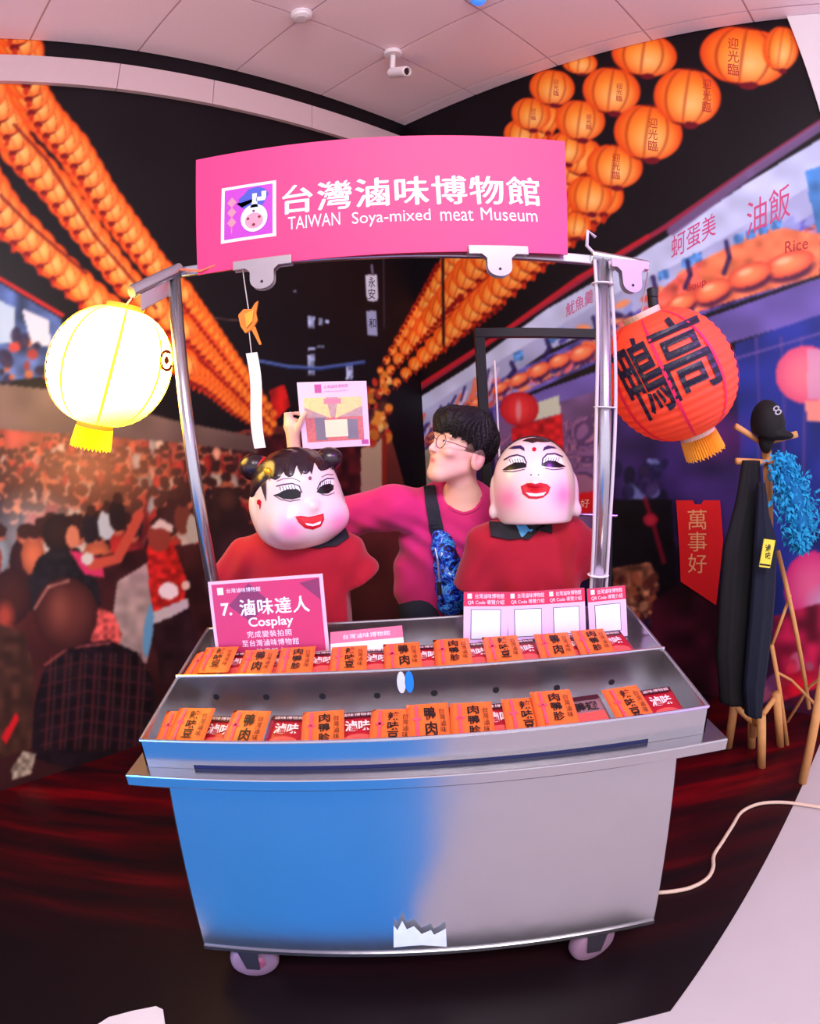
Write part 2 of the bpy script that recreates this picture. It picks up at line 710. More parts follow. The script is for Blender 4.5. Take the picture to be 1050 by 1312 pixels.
ce = MB().hexa([cpt(-.3, -.3, ZC), cpt(7.5, -.3, ZC), cpt(7.5, 7.5, ZC), cpt(-.3, 7.5, ZC)],
               [cpt(-.3, -.3, ZC + .08), cpt(7.5, -.3, ZC + .08), cpt(7.5, 7.5, ZC + .08), cpt(-.3, 7.5, ZC + .08)]).build('ceiling', cg_)
tag(ce, kind='structure')
ce['_w'] = [0, 0, 0]
g = 0.006
tile_me = None
for i in range(0, 8):
    for j in range(-1, 8):
        b0 = B0 + j * TW if j >= 0 else 0.0
        b1 = B0 + (j + 1) * TW
        a0, a1 = i * TW, (i + 1) * TW
        mk = lambda z: [cpt(a0 + g, b0 + g, z), cpt(a1 - g, b0 + g, z), cpt(a1 - g, b1 - g, z), cpt(a0 + g, b1 - g, z)]
        if j == 0 and i == 0 or j == -1:
            t = MB().hexa(mk(ZC - 0.008), mk(ZC)).build('ceiling_tile', cm_, ce)
            if j == 0:
                tile_me, tile_o = t.data, (a0, b0)
        else:
            t = bpy.data.objects.new('ceiling_tile', tile_me) if tile_me else None
            COL.objects.link(t)
            t.parent = ce
            q = np.array(cpt(a0, b0, 0)) - np.array(cpt(tile_o[0], tile_o[1], 0))
            t.location = q.tolist()

# ---- walls and the printed mural
wm = mat('white_wall', (226, 214, 220), 0.7, vary=0.02)
UL, UR = 4.7, wall_uz(DR, 1013, 36)[0]


def wall_slab(name, d, u0, u1, z0, z1, off=0.0, th=0.1, material=wm, parent=None):
    a = [wall_pt(d, u0, z0, off), wall_pt(d, u1, z0, off), wall_pt(d, u1, z0, off - th), wall_pt(d, u0, z0, off - th)]
    b = [p + UP * (z1 - z0) for p in a]
    return MB().hexa(a, b).build(name, material, parent)


wl = tag(wall_slab('wall_left', DL, 0, UL, 0, ZC, -0.004), kind='structure')
wr_ = tag(wall_slab('wall_right', DR, 0, 4.2, 0, ZC, -0.004), kind='structure')

STEP = 0.0078


class Sheet:
    def __init__(s, d, umax):
        s.d = d
        s.nu, s.nz = int(umax / STEP) + 1, int(ZC / STEP) + 1
        u = np.linspace(0, umax, s.nu)
        z = np.linspace(0, ZC, s.nz)
        U, Z = np.meshgrid(u, z)
        p = CORNER[None, None] + U[..., None] * d
        s.W = np.dstack([p, Z]).reshape(-1, 3)
        x, y = proj(s.W)
        s.x, s.y = x.astype(np.float32), y.astype(np.float32)
        s.c = np.zeros((len(x), 3), np.float32)


SHEETS = [Sheet(DL, UL), Sheet(DR, UR)]


def hash2(ix, iy, seed):
    n = (ix.astype(np.int64) * 374761393 + iy.astype(np.int64) * 668265263 + seed * 1442695041) & 0x7fffffff
    n = ((n ^ (n >> 13)) * 1274126177) & 0x7fffffff
    return ((n ^ (n >> 16)) & 0xffff) / 65535.0


def vnoise(x, y, sc, seed=0):
    x, y = x / sc, y / sc
    ix, iy = np.floor(x), np.floor(y)
    fx, fy = x - ix, y - iy
    fx, fy = fx * fx * (3 - 2 * fx), fy * fy * (3 - 2 * fy)
    a, b = hash2(ix, iy, seed), hash2(ix + 1, iy, seed)
    c, d = hash2(ix, iy + 1, seed), hash2(ix + 1, iy + 1, seed)
    return (a * (1 - fx) + b * fx) * (1 - fy) + (c * (1 - fx) + d * fx) * fy


def rgb(c):
    return np.asarray(c, np.float32) / 255.0


def sel(x0, x1, y0, y1, side=None):
    for k, s in enumerate(SHEETS):
        if side is not None and k != side:
            continue
        i = np.nonzero((s.x > x0) & (s.x < x1) & (s.y > y0) & (s.y < y1))[0]
        if len(i):
            yield s, i


def put(s, i, col, a):
    a = np.broadcast_to(a, (len(i),))[:, None]
    s.c[i] = s.c[i] * (1 - a) + col * a


def poly(pts, col, alpha=1.0, col2=None, noise=0, nsc=12, side=None, seed=1):
    """printed patch; col2 = colour towards the bottom"""
    P = np.asarray(pts, float)
    x0, y0 = P.min(0)
    x1, y1 = P.max(0)
    for s, i in sel(x0, x1, y0, y1, side):
        x, y = s.x[i], s.y[i]
        ins = np.zeros(len(i), bool)
        for a, b in zip(P, np.roll(P, -1, 0)):
            cr = (a[1] > y) != (b[1] > y)
            with np.errstate(divide='ignore', invalid='ignore'):
                xx = (b[0] - a[0]) * (y - a[1]) / (b[1] - a[1]) + a[0]
            ins ^= cr & (x < xx)
        j = i[ins]
        c = rgb(col)[None].repeat(len(j), 0)
        if col2 is not None:
            t = ((s.y[j] - y0) / (y1 - y0))[:, None]
            c = c * (1 - t) + rgb(col2) * t
        if noise:
            c = c * (1 + noise * (vnoise(s.x[j], s.y[j], nsc, seed)[:, None] - .5) * 2)
        put(s, j, c, alpha)


def ell(cx, cy, rx, ry, col, edge=None, rot=0.0, alpha=1.0, soft=0.0, side=None, power=2.0):
    R = max(rx, ry) * 1.05
    cs, sn = math.cos(math.radians(rot)), math.sin(math.radians(rot))
    for s, i in sel(cx - R, cx + R, cy - R, cy + R, side):
        dx, dy = s.x[i] - cx, s.y[i] - cy
        u, v = (dx * cs + dy * sn) / rx, (-dx * sn + dy * cs) / ry
        d = np.sqrt(u * u + v * v)
        m = d < 1
        j, d = i[m], d[m]
        c = rgb(col)[None].repeat(len(j), 0)
        if edge is not None:
            t = (d ** power)[:, None]
            c = c * (1 - t) + rgb(edge) * t
        put(s, j, c, alpha * (np.clip((1 - d) / soft, 0, 1) if soft else 1.0))


def line(pts, w, col, alpha=1.0, side=None):
    P = np.asarray(pts, float)
    for a, b in zip(P[:-1], P[1:]):
        for s, i in sel(min(a[0], b[0]) - w, max(a[0], b[0]) + w, min(a[1], b[1]) - w, max(a[1], b[1]) + w, side):
            x, y = s.x[i], s.y[i]
            d = b - a
            t = np.clip(((x - a[0]) * d[0] + (y - a[1]) * d[1]) / max(d @ d, 1e-9), 0, 1)
            q = np.hypot(x - a[0] - t * d[0], y - a[1] - t * d[1])
            m = q < w / 2 + .5
            put(s, i[m], rgb(col), alpha * np.clip(w / 2 + .5 - q[m], 0, 1))


def camo(pts, pal, sc, seed, side=None, aspect=.7, alpha=1.0):
    """warped patches of a palette: a dense printed crowd or pile of goods"""
    P = np.asarray(pts, float)
    x0, y0 = P.min(0)
    x1, y1 = P.max(0)
    pal = np.array(pal, np.float32) / 255
    for s, i in sel(x0, x1, y0, y1, side):
        x, y = s.x[i], s.y[i]
        ins = np.zeros(len(i), bool)
        for a, b in zip(P, np.roll(P, -1, 0)):
            cr = (a[1] > y) != (b[1] > y)
            with np.errstate(divide='ignore', invalid='ignore'):
                xx = (b[0] - a[0]) * (y - a[1]) / (b[1] - a[1]) + a[0]
            ins ^= cr & (x < xx)
        j = i[ins]
        x, y = s.x[j], s.y[j] * aspect
        wx = x + sc * 1.6 * (vnoise(x, y, sc * 1.3, seed) - .5) * 2
        wy = y + sc * 1.6 * (vnoise(x, y, sc * 1.3, seed + 7) - .5) * 2
        n = .6 * vnoise(wx, wy, sc, seed + 1) + .4 * vnoise(wx, wy, sc * .45, seed + 2)
        k = (n * 15 + 7 * vnoise(wx, wy, sc * 2.2, seed + 3)).astype(int) % len(pal)
        g_ = .85 + .3 * vnoise(x, y, sc * 4, seed + 4)
        put(s, j, np.clip(pal[k] * g_[:, None], 0, 1), alpha)


def crowd(rows, seed):
    """rows of small printed people: x0, y0, x1, y1, head radius, number"""
    r = np.random.default_rng(seed)
    cloth = [(196, 50, 46), (226, 90, 70), (60, 30, 36), (240, 170, 150), (150, 40, 44), (90, 40, 44), (236, 214, 206), (210, 70, 60), (46, 30, 40), (170, 180, 196), (232, 120, 84)]
    for x0, y0, x1, y1, h, n in rows:
        P = sorted((r.uniform(y0, y1), r.uniform(x0, x1)) for _ in range(n))
        for y, x in P:
            k = h * r.uniform(.8, 1.2)
            c = np.array(cloth[r.integers(len(cloth))]) * r.uniform(.8, 1.1)
            ell(x, y + k * 2.6, k * 1.5, k * 2.4, np.clip(c, 0, 255), np.clip(c * .7, 0, 255), side=0)
            ell(x, y, k * .8, k, (214, 126, 100), (170, 84, 66), side=0)
            ell(x + r.uniform(-.2, .2) * k, y - k * .35, k * .9, k * .8, (52, 28, 28), side=0, alpha=.95)


def speckle(pts, cols, cell=10, dens=0.5, seed=3, smin_=.3, smax_=.8, side=None):
    """many small printed blobs (distant people, lights, goods) inside a patch"""
    P = np.asarray(pts, float)
    r = np.random.default_rng(seed)
    x0, y0 = P.min(0)
    x1, y1 = P.max(0)
    n = int((x1 - x0) * (y1 - y0) / cell ** 2 * dens)
    for _ in range(n):
        x, y = r.uniform(x0, x1), r.uniform(y0, y1)
        ins = False
        for a, b in zip(P, np.roll(P, -1, 0)):
            if (a[1] > y) != (b[1] > y) and x < (b[0] - a[0]) * (y - a[1]) / (b[1] - a[1]) + a[0]:
                ins = not ins
        if ins:
            c = np.array(cols[r.integers(len(cols))]) * r.uniform(.8, 1.15)
            rr = cell * r.uniform(smin_, smax_)
            ell(x, y, rr, rr * r.uniform(.7, 1.8), np.clip(c, 0, 255), rot=r.uniform(-40, 40), alpha=.85, soft=.25, side=side)


def paper_lantern(cx, cy, rx, ry, rot=0.0, glow=1.0, ink=False, side=None):
    """one lantern of the printed street scene"""
    R = max(rx, ry) * 1.05
    cs, sn = math.cos(math.radians(rot)), math.sin(math.radians(rot))
    for s, i in sel(cx - R, cx + R, cy - R, cy + R, side):
        dx, dy = s.x[i] - cx, s.y[i] - cy
        u, v = (dx * cs + dy * sn) / rx, (-dx * sn + dy * cs) / ry
        d = np.sqrt(u * u + v * v)
        m = d < 1
        j, u, v, d = i[m], u[m], v[m], d[m]
        t = np.clip(d, 0, 1)[:, None]
        hot = np.clip(1 - np.hypot(u - .15, v - .25) / .8, 0, 1)[:, None]
        c = rgb((252, 142, 40)) * (1 - t ** 3) + rgb((226, 62, 16)) * t ** 3
        c = c + (rgb((255, 206, 130)) - c) * hot * glow * .9
        w = np.sqrt(np.clip(1 - v * v, .02, 1))
        for q in (-.62, -.05, .55):
            rib = np.exp(-((u / w - q) / .035) ** 2)[:, None] * .65
            c = c * (1 - rib) + rgb((150, 26, 10)) * rib
        cap = (np.abs(v) > .9)[:, None] & (np.abs(u)[:, None] < .5)
        c = np.where(cap, rgb((96, 16, 14)), c)
        put(s, j, c, np.clip((1 - d) * rx / 1.5, 0, 1))


def path(pts, t):
    P = np.asarray(pts, float)
    L = np.r_[0, np.cumsum(np.hypot(*np.diff(P[:, :2], axis=0).T))]
    return [np.interp(t * L[-1], L, P[:, k]) for k in range(P.shape[1])]


def lantern_row(pts, n, rot=0, side=None, glow=1.0, beads=True):
    """pts: x, y, rx, ry from near to far; drawn far to near"""
    for k in range(n, -1, -1):
        t = (k / n)
        x, y, rx, ry = path(pts, t)
        paper_lantern(x, y, rx, ry, rot, glow, side=side)
        if beads:
            ell(x + rx * .1, y + ry * .98, rx * .2, ry * .16, (120, 14, 16), side=side)
            ell(x + rx * .1, y + ry * 1.22, rx * .12, ry * .2, (196, 48, 20), side=side)


# --- background washes
for s in SHEETS:
    s.c[:] = rgb((15, 8, 15))
    n = vnoise(s.x, s.y, 60, 5)[:, None]
    s.c += (n - .5) * .02
# left wall: street behind the lanterns
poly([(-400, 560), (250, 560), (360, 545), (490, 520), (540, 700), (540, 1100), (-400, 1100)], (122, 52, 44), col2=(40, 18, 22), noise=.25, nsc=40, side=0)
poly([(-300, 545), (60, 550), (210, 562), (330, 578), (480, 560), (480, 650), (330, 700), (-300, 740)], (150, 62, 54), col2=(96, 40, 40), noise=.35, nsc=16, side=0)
crowd([(-60, 556, 330, 585, 4.2, 90), (-60, 575, 330, 612, 5.2, 95), (-60, 600, 335, 640, 6.6, 90), (-60, 630, 335, 668, 8.5, 64)], 77)
ell(120, 600, 150, 90, (226, 150, 110), alpha=.6, soft=.9, side=0)  # glow haze painted over the print, as is the next ellipse
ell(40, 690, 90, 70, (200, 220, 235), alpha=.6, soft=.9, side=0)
# shop boards at the left edge
poly([(-300, 250), (0, 362), (78, 408), (78, 480), (0, 490), (-300, 500)], (70, 92, 150), noise=.4, nsc=14, side=0)
poly([(-60, 370), (0, 385), (20, 395), (18, 440), (0, 440), (-60, 430)], (178, 202, 232), side=0)
poly([(28, 395), (62, 410), (66, 445), (40, 440)], (206, 214, 236), side=0)
speckle([(0, 420), (70, 430), (75, 485), (0, 490)], [(230, 120, 70), (40, 30, 60), (190, 60, 50)], 14, .9, 11, side=0)
line([(-200, 270), (0, 357), (80, 404)], 5, (206, 40, 40), side=0)
poly([(-300, 470), (0, 492), (60, 498), (230, 540), (330, 560), (330, 580), (215, 566), (0, 550), (-300, 560)], (128, 104, 92), col2=(104, 82, 84), noise=.12, nsc=30, side=0)
# crowd
crowd([(-60, 655, 330, 690, 11, 34)], 78)
poly([(60, 720), (210, 700), (330, 690), (420, 700), (330, 960), (120, 960)], (60, 26, 28), noise=.3, nsc=20, side=0)
poly([(150, 745), (190, 720), (200, 790), (188, 850), (140, 830)], (176, 150, 148), noise=.15, nsc=10, side=0)
# waist-up dark figures behind the cart and to the left of the mask
poly([(268, 640), (282, 624), (304, 628), (312, 660), (330, 690), (330, 760), (262, 760), (255, 680)], (52, 30, 30), noise=.25, side=0)
ell(291, 640, 15, 17, (84, 48, 40), (46, 28, 28), side=0)
# seated woman in black with a pink top
poly([(36, 745), (48, 716), (70, 700), (98, 700), (118, 722), (130, 770), (120, 800), (60, 800), (32, 775)], (34, 28, 34), noise=.3, nsc=8, side=0)
ell(76, 683, 21, 25, (52, 32, 32), (36, 24, 26), side=0)
ell(93, 688, 9, 15, (212, 126, 98), side=0)
poly([(88, 704), (130, 716), (134, 740), (108, 736)], (216, 52, 104), side=0)
line([(118, 724), (150, 716), (172, 674), (178, 660)], 13, (204, 84, 66), side=0)
ell(112, 716, 8, 8, (218, 214, 214), side=0)
# small far people
for x, y, c in ((116, 676, (40, 30, 40)), (136, 672, (196, 206, 222)), (150, 660, (44, 30, 34)), (218, 668, (70, 40, 40)), (234, 664, (120, 60, 50)), (250, 676, (190, 180, 170))):
    ell(x, y, 11, 20, c, side=0)
    ell(x + 1, y - 22, 6, 8, (70, 40, 36), side=0)
# rider with red jacket and white cap
poly([(188, 700), (200, 680), (220, 690), (238, 740), (236, 780), (196, 790), (190, 740)], (196, 36, 32), noise=.3, nsc=6, side=0)
ell(204, 690, 15, 17, (150, 62, 50), side=0)
poly([(190, 678), (205, 664), (222, 674), (220, 682), (205, 676)], (232, 210, 204), side=0)
ell(216, 757, 13, 11, (250, 232, 228), side=0)
ell(238, 750, 6, 6, (244, 200, 190), side=0)
poly([(194, 785), (240, 766), (242, 778), (198, 802)], (206, 190, 196), side=0)
poly([(196, 800), (244, 780), (262, 860), (206, 880)], (46, 24, 28), noise=.3, side=0)
ell(190, 808, 6, 34, (104, 160, 204), rot=6, side=0)
# woman with reddish hair and a dark plaid shirt seen from behind
poly([(118, 776), (146, 786), (156, 812), (150, 836), (116, 822)], (206, 84, 80), noise=.4, nsc=5, side=0)
poly([(40, 970), (44, 900), (58, 850), (88, 826), (140, 820), (176, 836), (196, 870), (200, 905), (188, 960), (100, 990)], (30, 18, 24), noise=.3, nsc=10, side=0)
for k in range(7):
    x = 62 + k * 19
    line([(x + 4, 838), (x, 900), (x - 4, 960)], 3.2, (96, 40, 44), .75, side=0)
    line([(x + 10, 838), (x + 7, 900), (x + 2, 960)], 1.3, (150, 90, 84), .6, side=0)
for k in range(6):
    y = 850 + k * 19
    line([(52, y + 10), (110, y - 3), (192, y + 8)], 2.6, (88, 36, 42), .7, side=0)
line([(58, 852), (88, 830), (140, 824)], 3, (190, 90, 84), .8, side=0)
ell(84, 786, 41, 46, (110, 54, 48), (62, 28, 28), side=0)
ell(76, 780, 18, 34, (142, 76, 64), soft=.9, alpha=.8, side=0)
line([(44, 780), (62, 752), (88, 744)], 3, (224, 150, 140), .7, side=0)
# man at the very left
ell(14, 765, 26, 36, (74, 36, 32), (52, 26, 28), side=0)
ell(6, 790, 16, 24, (176, 70, 56), soft=.7, side=0)
poly([(-120, 820), (0, 800), (30, 810), (44, 860), (40, 960), (-120, 1010)], (74, 44, 34), noise=.3, nsc=10, side=0)
poly([(2, 945), (20, 912), (24, 922), (8, 955)], (224, 30, 40), side=0)
poly([(14, 985), (30, 962), (46, 966), (40, 992), (16, 1000)], (168, 150, 130), noise=.4, nsc=5, side=0)
# --- centre: dark sky with building lights
poly([(468, 352), (483, 352), (484, 386), (470, 386)], (210, 216, 236), side=0)
poly([(469, 398), (482, 398), (484, 430), (471, 430)], (156, 166, 206), side=0)
line([(476, 340), (477, 350)], 3, (120, 120, 150), side=0)
for x, y, w, h in ((394, 405, 9, 16), (408, 408, 5, 9), (416, 410, 6, 4), (394, 445, 10, 4), (406, 443, 9, 3), (394, 454, 9, 15), (394, 474, 9, 8), (443, 466, 9, 20), (400, 494, 5, 5), (376, 371, 3, 3)):
    poly([(x, y), (x + w, y), (x + w, y + h), (x, y + h)], (150, 166, 206), noise=.5, nsc=4, side=0)
line([(330, 462), (370, 470), (410, 472), (466, 464)], 5, (40, 66, 138), .9, side=0)
line([(330, 462), (370, 469), (410, 471), (466, 463)], 1.6, (120, 150, 220), .9, side=0)
line([(250, 405), (318, 412)], 1.4, (120, 90, 90), side=0)
line([(491, 330), (492, 420)], 1.5, (70, 60, 76))
poly([(344, 500), (364, 492), (372, 520), (352, 540)], (186, 26, 24), noise=.3, side=0)
poly([(330, 560), (480, 540), (480, 640), (330, 700)], (78, 22, 26), noise=.5, nsc=9, side=0)
poly([(462, 575), (492, 560), (492, 640), (462, 640)], (196, 172, 140), side=0)
speckle([(470, 490), (500, 480), (500, 560), (470, 575)], [(250, 150, 50), (200, 50, 30), (255, 190, 110), (60, 20, 24)], 9, 1.6, 31)
# --- right wall: shops
poly([(500, 560), (640, 520), (1300, 380), (1300, 1300), (500, 1300)], (40, 26, 74), col2=(20, 12, 30), noise=.3, nsc=40, side=1)
poly([(488, 556), (560, 560), (560, 660), (488, 640)], (160, 150, 140), noise=.1, side=1)
line([(492, 560), (492, 640)], 6, (150, 40, 26))
line([(540, 560), (540, 650)], 7, (40, 30, 50), side=1)
# white fascia running up to the right
poly([(494, 536), (600, 470), (700, 396), (780, 350), (860, 300), (960, 232), (1130, 130), (1300, 20), (1300, 220), (1050, 300), (880, 372), (700, 450), (500, 590)], (172, 178, 224), noise=.12, nsc=26, side=1)
poly([(494, 536), (600, 470), (700, 396), (780, 350), (860, 300), (960, 232), (1130, 130), (1130, 176), (1000, 262), (880, 332), (780, 380), (640, 462), (498, 556)], (196, 206, 244), noise=.08, nsc=20, side=1)
line([(488, 530), (600, 456), (700, 388), (775, 338), (850, 292), (960, 216), (1060, 150)], 7, (150, 36, 66), side=1)
line([(540, 492), (640, 428), (740, 356), (830, 302)], 5, (196, 30, 40), .9, side=1)
line([(860, 296), (960, 222), (1080, 142)], 12, (118, 92, 140), .9, side=1)
# menu boards: orange dishes over blue
poly([(500, 590), (560, 540), (640, 486), (740, 436), (860, 376), (960, 326), (1060, 262), (1300, 180), (1300, 380), (1050, 352), (880, 410), (780, 458), (640, 520), (505, 600)], (92, 84, 170), noise=.35, nsc=16, side=1)
camo([(505, 588), (560, 546), (640, 494), (740, 444), (860, 384), (960, 336), (1060, 276), (1300, 190), (1300, 372), (1050, 346), (880, 406), (780, 454), (640, 514), (508, 596)],
     [(246, 124, 76), (70, 60, 160), (252, 160, 110), (40, 32, 100), (226, 84, 64), (150, 160, 230), (236, 110, 130), (110, 40, 80)], 17, 51, side=1, aspect=1.3, alpha=.9)
rr = np.random.default_rng(5)
for k in range(95):
    t = rr.uniform(0, 1)
    x = 520 + 560 * t
    yc = np.interp(x, [520, 640, 780, 880, 1080], [574, 500, 420, 372, 296])
    sc = .5 + 1.1 * t
    y = yc + rr.uniform(-24, 26) * sc
    c = [(246, 120, 70), (250, 150, 96), (226, 80, 60), (60, 50, 140), (40, 30, 90), (150, 160, 226), (236, 110, 120)][rr.integers(7)]
    ell(x, y, 12 * sc, 5 * sc, c, rot=rr.uniform(-60, 10), alpha=.9, soft=.3, side=1)
for k in range(40):
    t = rr.uniform(0, 1)
    x = 505 + 135 * t
    y = np.interp(x, [505, 640], [570, 486]) + rr.uniform(-6, 16)
    line([(x, y), (x + rr.uniform(2, 9), y - rr.uniform(8, 18))], 3, [(240, 110, 70), (60, 50, 120), (220, 200, 240)][rr.integers(3)], side=1)
poly([(905, 330), (990, 290), (1050, 300), (1050, 352), (890, 400), (880, 372)], (244, 124, 84), noise=.25, nsc=12, side=1)
poly([(838, 380), (870, 352), (890, 340), (905, 372), (870, 410), (840, 420)], (236, 100, 84), noise=.3, nsc=9, side=1)
for x, y, rx, ry, rot in ((1010, 338, 34, 15, -18), (960, 352, 30, 14, -20), (912, 372, 26, 13, -24), (872, 388, 22, 11, -26), (836, 408, 22, 11, -28), (800, 428, 18, 9, -28), (745, 452, 18, 9, -26), (716, 462, 15, 8, -26),
                          (690, 474, 15, 8, -28), (664, 486, 14, 7, -28), (640, 497, 12, 6, -30), (610, 516, 10, 5, -30), (584, 534, 9, 4.5, -32)):
    ell(x + 3, y + ry * .7, rx * 1.05, ry * .9, (66, 22, 66), rot=rot, alpha=.85, soft=.3, side=1)
    ell(x, y, rx, ry, (252, 150, 96), (226, 78, 60), rot=rot, side=1)
    ell(x - rx * .2, y - ry * .25, rx * .45, ry * .4, (255, 206, 160), rot=rot, alpha=.8, soft=.6, side=1)
for x, y in ((946, 306), (962, 300), (978, 294), (994, 288), (880, 336), (892, 330), (850, 352), (716, 428), (704, 434), (664, 456)):
    poly([(x - 7, y - 4), (x + 6, y - 8), (x + 7, y + 4), (x - 6, y + 8)], (84, 140, 214), noise=.3, nsc=4, side=1)
for x, y, h in ((930, 330, 40), (880, 352, 34), (836, 372, 34), (760, 420, 26), (700, 446, 22), (655, 474, 18)):
    line([(x, y - h / 2), (x + 4, y), (x - 3, y + h / 2)], 6, (40, 26, 84), .85, side=1)
# right edge board and beam
poly([(1030, 220), (1300, 120), (1300, 290), (1046, 300)], (70, 130, 200), noise=.2, side=1)
poly([(630, 526), (700, 498), (780, 470), (880, 416), (1060, 352), (1300, 260), (1300, 330), (1060, 402), (900, 450), (780, 496), (700, 520), (634, 542)], (104, 88, 168), noise=.15, nsc=30, side=1)
# shop fronts under the beam
poly([(634, 542), (700, 520), (780, 496), (780, 700), (634, 720)], (116, 84, 134), noise=.25, nsc=24, side=1)
camo([(634, 560), (764, 530), (764, 640), (634, 650)], [(116, 84, 134), (140, 96, 150), (90, 60, 110), (170, 110, 150)], 30, 61, side=1)
poly([(655, 548), (720, 530), (722, 582), (657, 590)], (206, 30, 40), noise=.3, nsc=7, side=1)
poly([(676, 520), (716, 506), (718, 530), (680, 540)], (206, 214, 196), side=1)
paper_lantern(665, 524, 25, 22, glow=.2, side=1)
ell(665, 524, 25, 22, (232, 40, 66), (180, 16, 40), alpha=.85, side=1)
ell(664, 526, 5, 18, (240, 170, 180), alpha=.7, soft=.5, side=1)
poly([(764, 492), (790, 484), (800, 560), (780, 600), (766, 560)], (206, 40, 90), alpha=.8, side=1)
poly([(780, 500), (960, 440), (970, 560), (950, 700), (790, 700)], (54, 34, 96), noise=.3, nsc=26, side=1)
poly([(940, 440), (1060, 400), (1300, 330), (1300, 900), (960, 800)], (34, 44, 128), noise=.3, nsc=30, side=1)
for x in (968, 1000, 1026):
    line([(x, 432), (x + 4, 520), (x + 2, 640)], 3, (96, 70, 150), .8, side=1)
line([(940, 460), (1060, 424)], 3, (120, 90, 170), .8, side=1)
# stall figures and goods
ell(915, 560, 60, 40, (116, 34, 116), alpha=.7, soft=.9, side=1)
ell(826, 636, 30, 26, (30, 22, 60), soft=.4, side=1)
speckle([(785, 590), (850, 590), (850, 650), (785, 650)], [(30, 24, 66), (120, 130, 200), (20, 16, 40), (60, 40, 90)], 13, 1.3, 41, side=1)
poly([(784, 640), (860, 640), (870, 780), (784, 780)], (16, 10, 20), noise=.3, side=1)
line([(826, 640), (836, 670), (850, 720)], 6, (120, 16, 40), .9, side=1)
ell(833, 666, 10, 9, (196, 40, 60), (120, 12, 40), side=1)
poly([(784, 728), (832, 720), (842, 740), (836, 790), (790, 800)], (150, 92, 70), noise=.5, nsc=7, side=1)
speckle([(788, 740), (842, 738), (845, 800), (792, 805)], [(214, 150, 110), (110, 50, 44), (170, 90, 60), (70, 26, 30)], 9, 1.6, 42, side=1)
poly([(836, 770), (880, 742), (920, 764), (960, 860), (950, 1000), (820, 1000)], (58, 14, 30), noise=.4, nsc=20, side=1)
poly([(735, 633), (762, 629), (763, 656), (737, 660)], (226, 20, 34), side=1)
# pink paper lanterns and pink cloth near the right edge
ell(1032, 480, 39, 37, (248, 130, 150), (232, 84, 130), side=1)
poly([(1034, 448), (1056, 446), (1056, 512), (1034, 512)], (216, 180, 220), alpha=.6, side=1)
poly([(1030, 514), (1060, 512), (1060, 540), (1034, 540)], (250, 150, 140), side=1)
ell(1040, 752, 36, 46, (236, 100, 150), (214, 40, 120), side=1)
ell(1052, 775, 26, 30, (206, 150, 190), soft=.8, side=1)
poly([(990, 790), (1060, 770), (1300, 700), (1300, 1100), (985, 1000)], (150, 22, 60), noise=.5, nsc=16, side=1)
ell(1024, 885, 34, 40, (232, 20, 50), soft=.8, side=1)
speckle([(980, 850), (1060, 830), (1060, 980), (980, 980)], [(200, 40, 70), (60, 20, 50), (120, 60, 110), (180, 90, 120)], 14, .9, 43, side=1)
poly([(985, 905), (1050, 880), (1060, 960), (985, 970)], (24, 18, 44), alpha=.7, side=1)
poly([(860, 880), (1010, 920), (1010, 1000), (860, 1000)], (26, 14, 30), noise=.3, side=1)
# --- strings of lanterns, far ones first
# left wall: three rows that run to the vanishing point
for row in ([(232, 374, 17, 15), (262, 412, 14, 13), (300, 464, 11, 11), (350, 530, 6, 6)],
            [(238, 420, 20, 19), (262, 444, 17, 17), (300, 488, 13, 13), (350, 543, 6, 6)],
            [(240, 470, 19, 20), (262, 482, 17, 18), (300, 518, 12, 13), (345, 553, 6, 6)]):
    lantern_row(row, 17, side=0, glow=.25)
for x0, y0, x1, y1 in ((236, 394, 345, 532), (243, 448, 345, 546)):
    for k in range(26):
        t = k / 25
        ell(x0 + (x1 - x0) * t, y0 + (y1 - y0) * t, 3.2 - 1.5 * t, 3.2 - 1.5 * t, (150, 22, 14), side=0)
lantern_row([(-60, 190, 40, 36), (7, 277, 28, 30), (33, 300, 25, 27), (72, 340, 23, 24), (133, 393, 21, 22), (235, 465, 20, 20)], 17, rot=-20, side=0, glow=.9)
lantern_row([(-60, 60, 38, 34), (5, 147, 26, 27), (20, 187, 25, 26), (70, 240, 24, 25), (107, 290, 22, 23), (160, 360, 20, 21), (232, 420, 19, 19)], 21, rot=-20, side=0, glow=.9)
lantern_row([(10, 15, 32, 30), (28, 70, 31, 28), (38, 122, 27, 26), (57, 150, 26, 26), (93, 190, 25, 25), (130, 250, 23, 24), (173, 307, 21, 22), (200, 343, 19, 20), (232, 374, 17, 17)], 24, rot=-20, side=0, glow=.9)
line([(18, 160), (60, 205), (120, 300), (200, 395)], 4, (110, 16, 14), .8, side=0)
line([(0, 250), (40, 290), (110, 350)], 4, (96, 14, 14), .8, side=0)
# corner side of the right wall
lantern_row([(700, 150, 20, 22), (640, 240, 20, 21), (575, 340, 15, 17), (540, 392, 11, 13), (487, 474, 5, 6)], 26, rot=20, glow=.6)
lantern_row([(745, 200, 28, 26), (655, 290, 26, 25), (600, 350, 21, 22), (560, 398, 16, 18), (520, 446, 10, 11), (490, 488, 5, 6)], 22, rot=20, glow=.6)
lantern_row([(770, 250, 30, 26), (700, 310, 26, 24), (650, 358, 21, 21), (610, 392, 18, 18), (570, 430, 15, 15), (530, 468, 10, 10), (496, 502, 5, 5)], 22, rot=20, glow=.6)
for x0, y0, x1, y1 in ((590, 380, 494, 486), (640, 395, 497, 503), (560, 340, 488, 470)):
    for k in range(22):
        t = k / 21
        ell(x0 + (x1 - x0) * t, y0 + (y1 - y0) * t, 4 - 2 * t, 3.4 - 2 * t, (140, 20, 16))
line([(567, 330), (568, 442)], 3.5, (44, 14, 18))
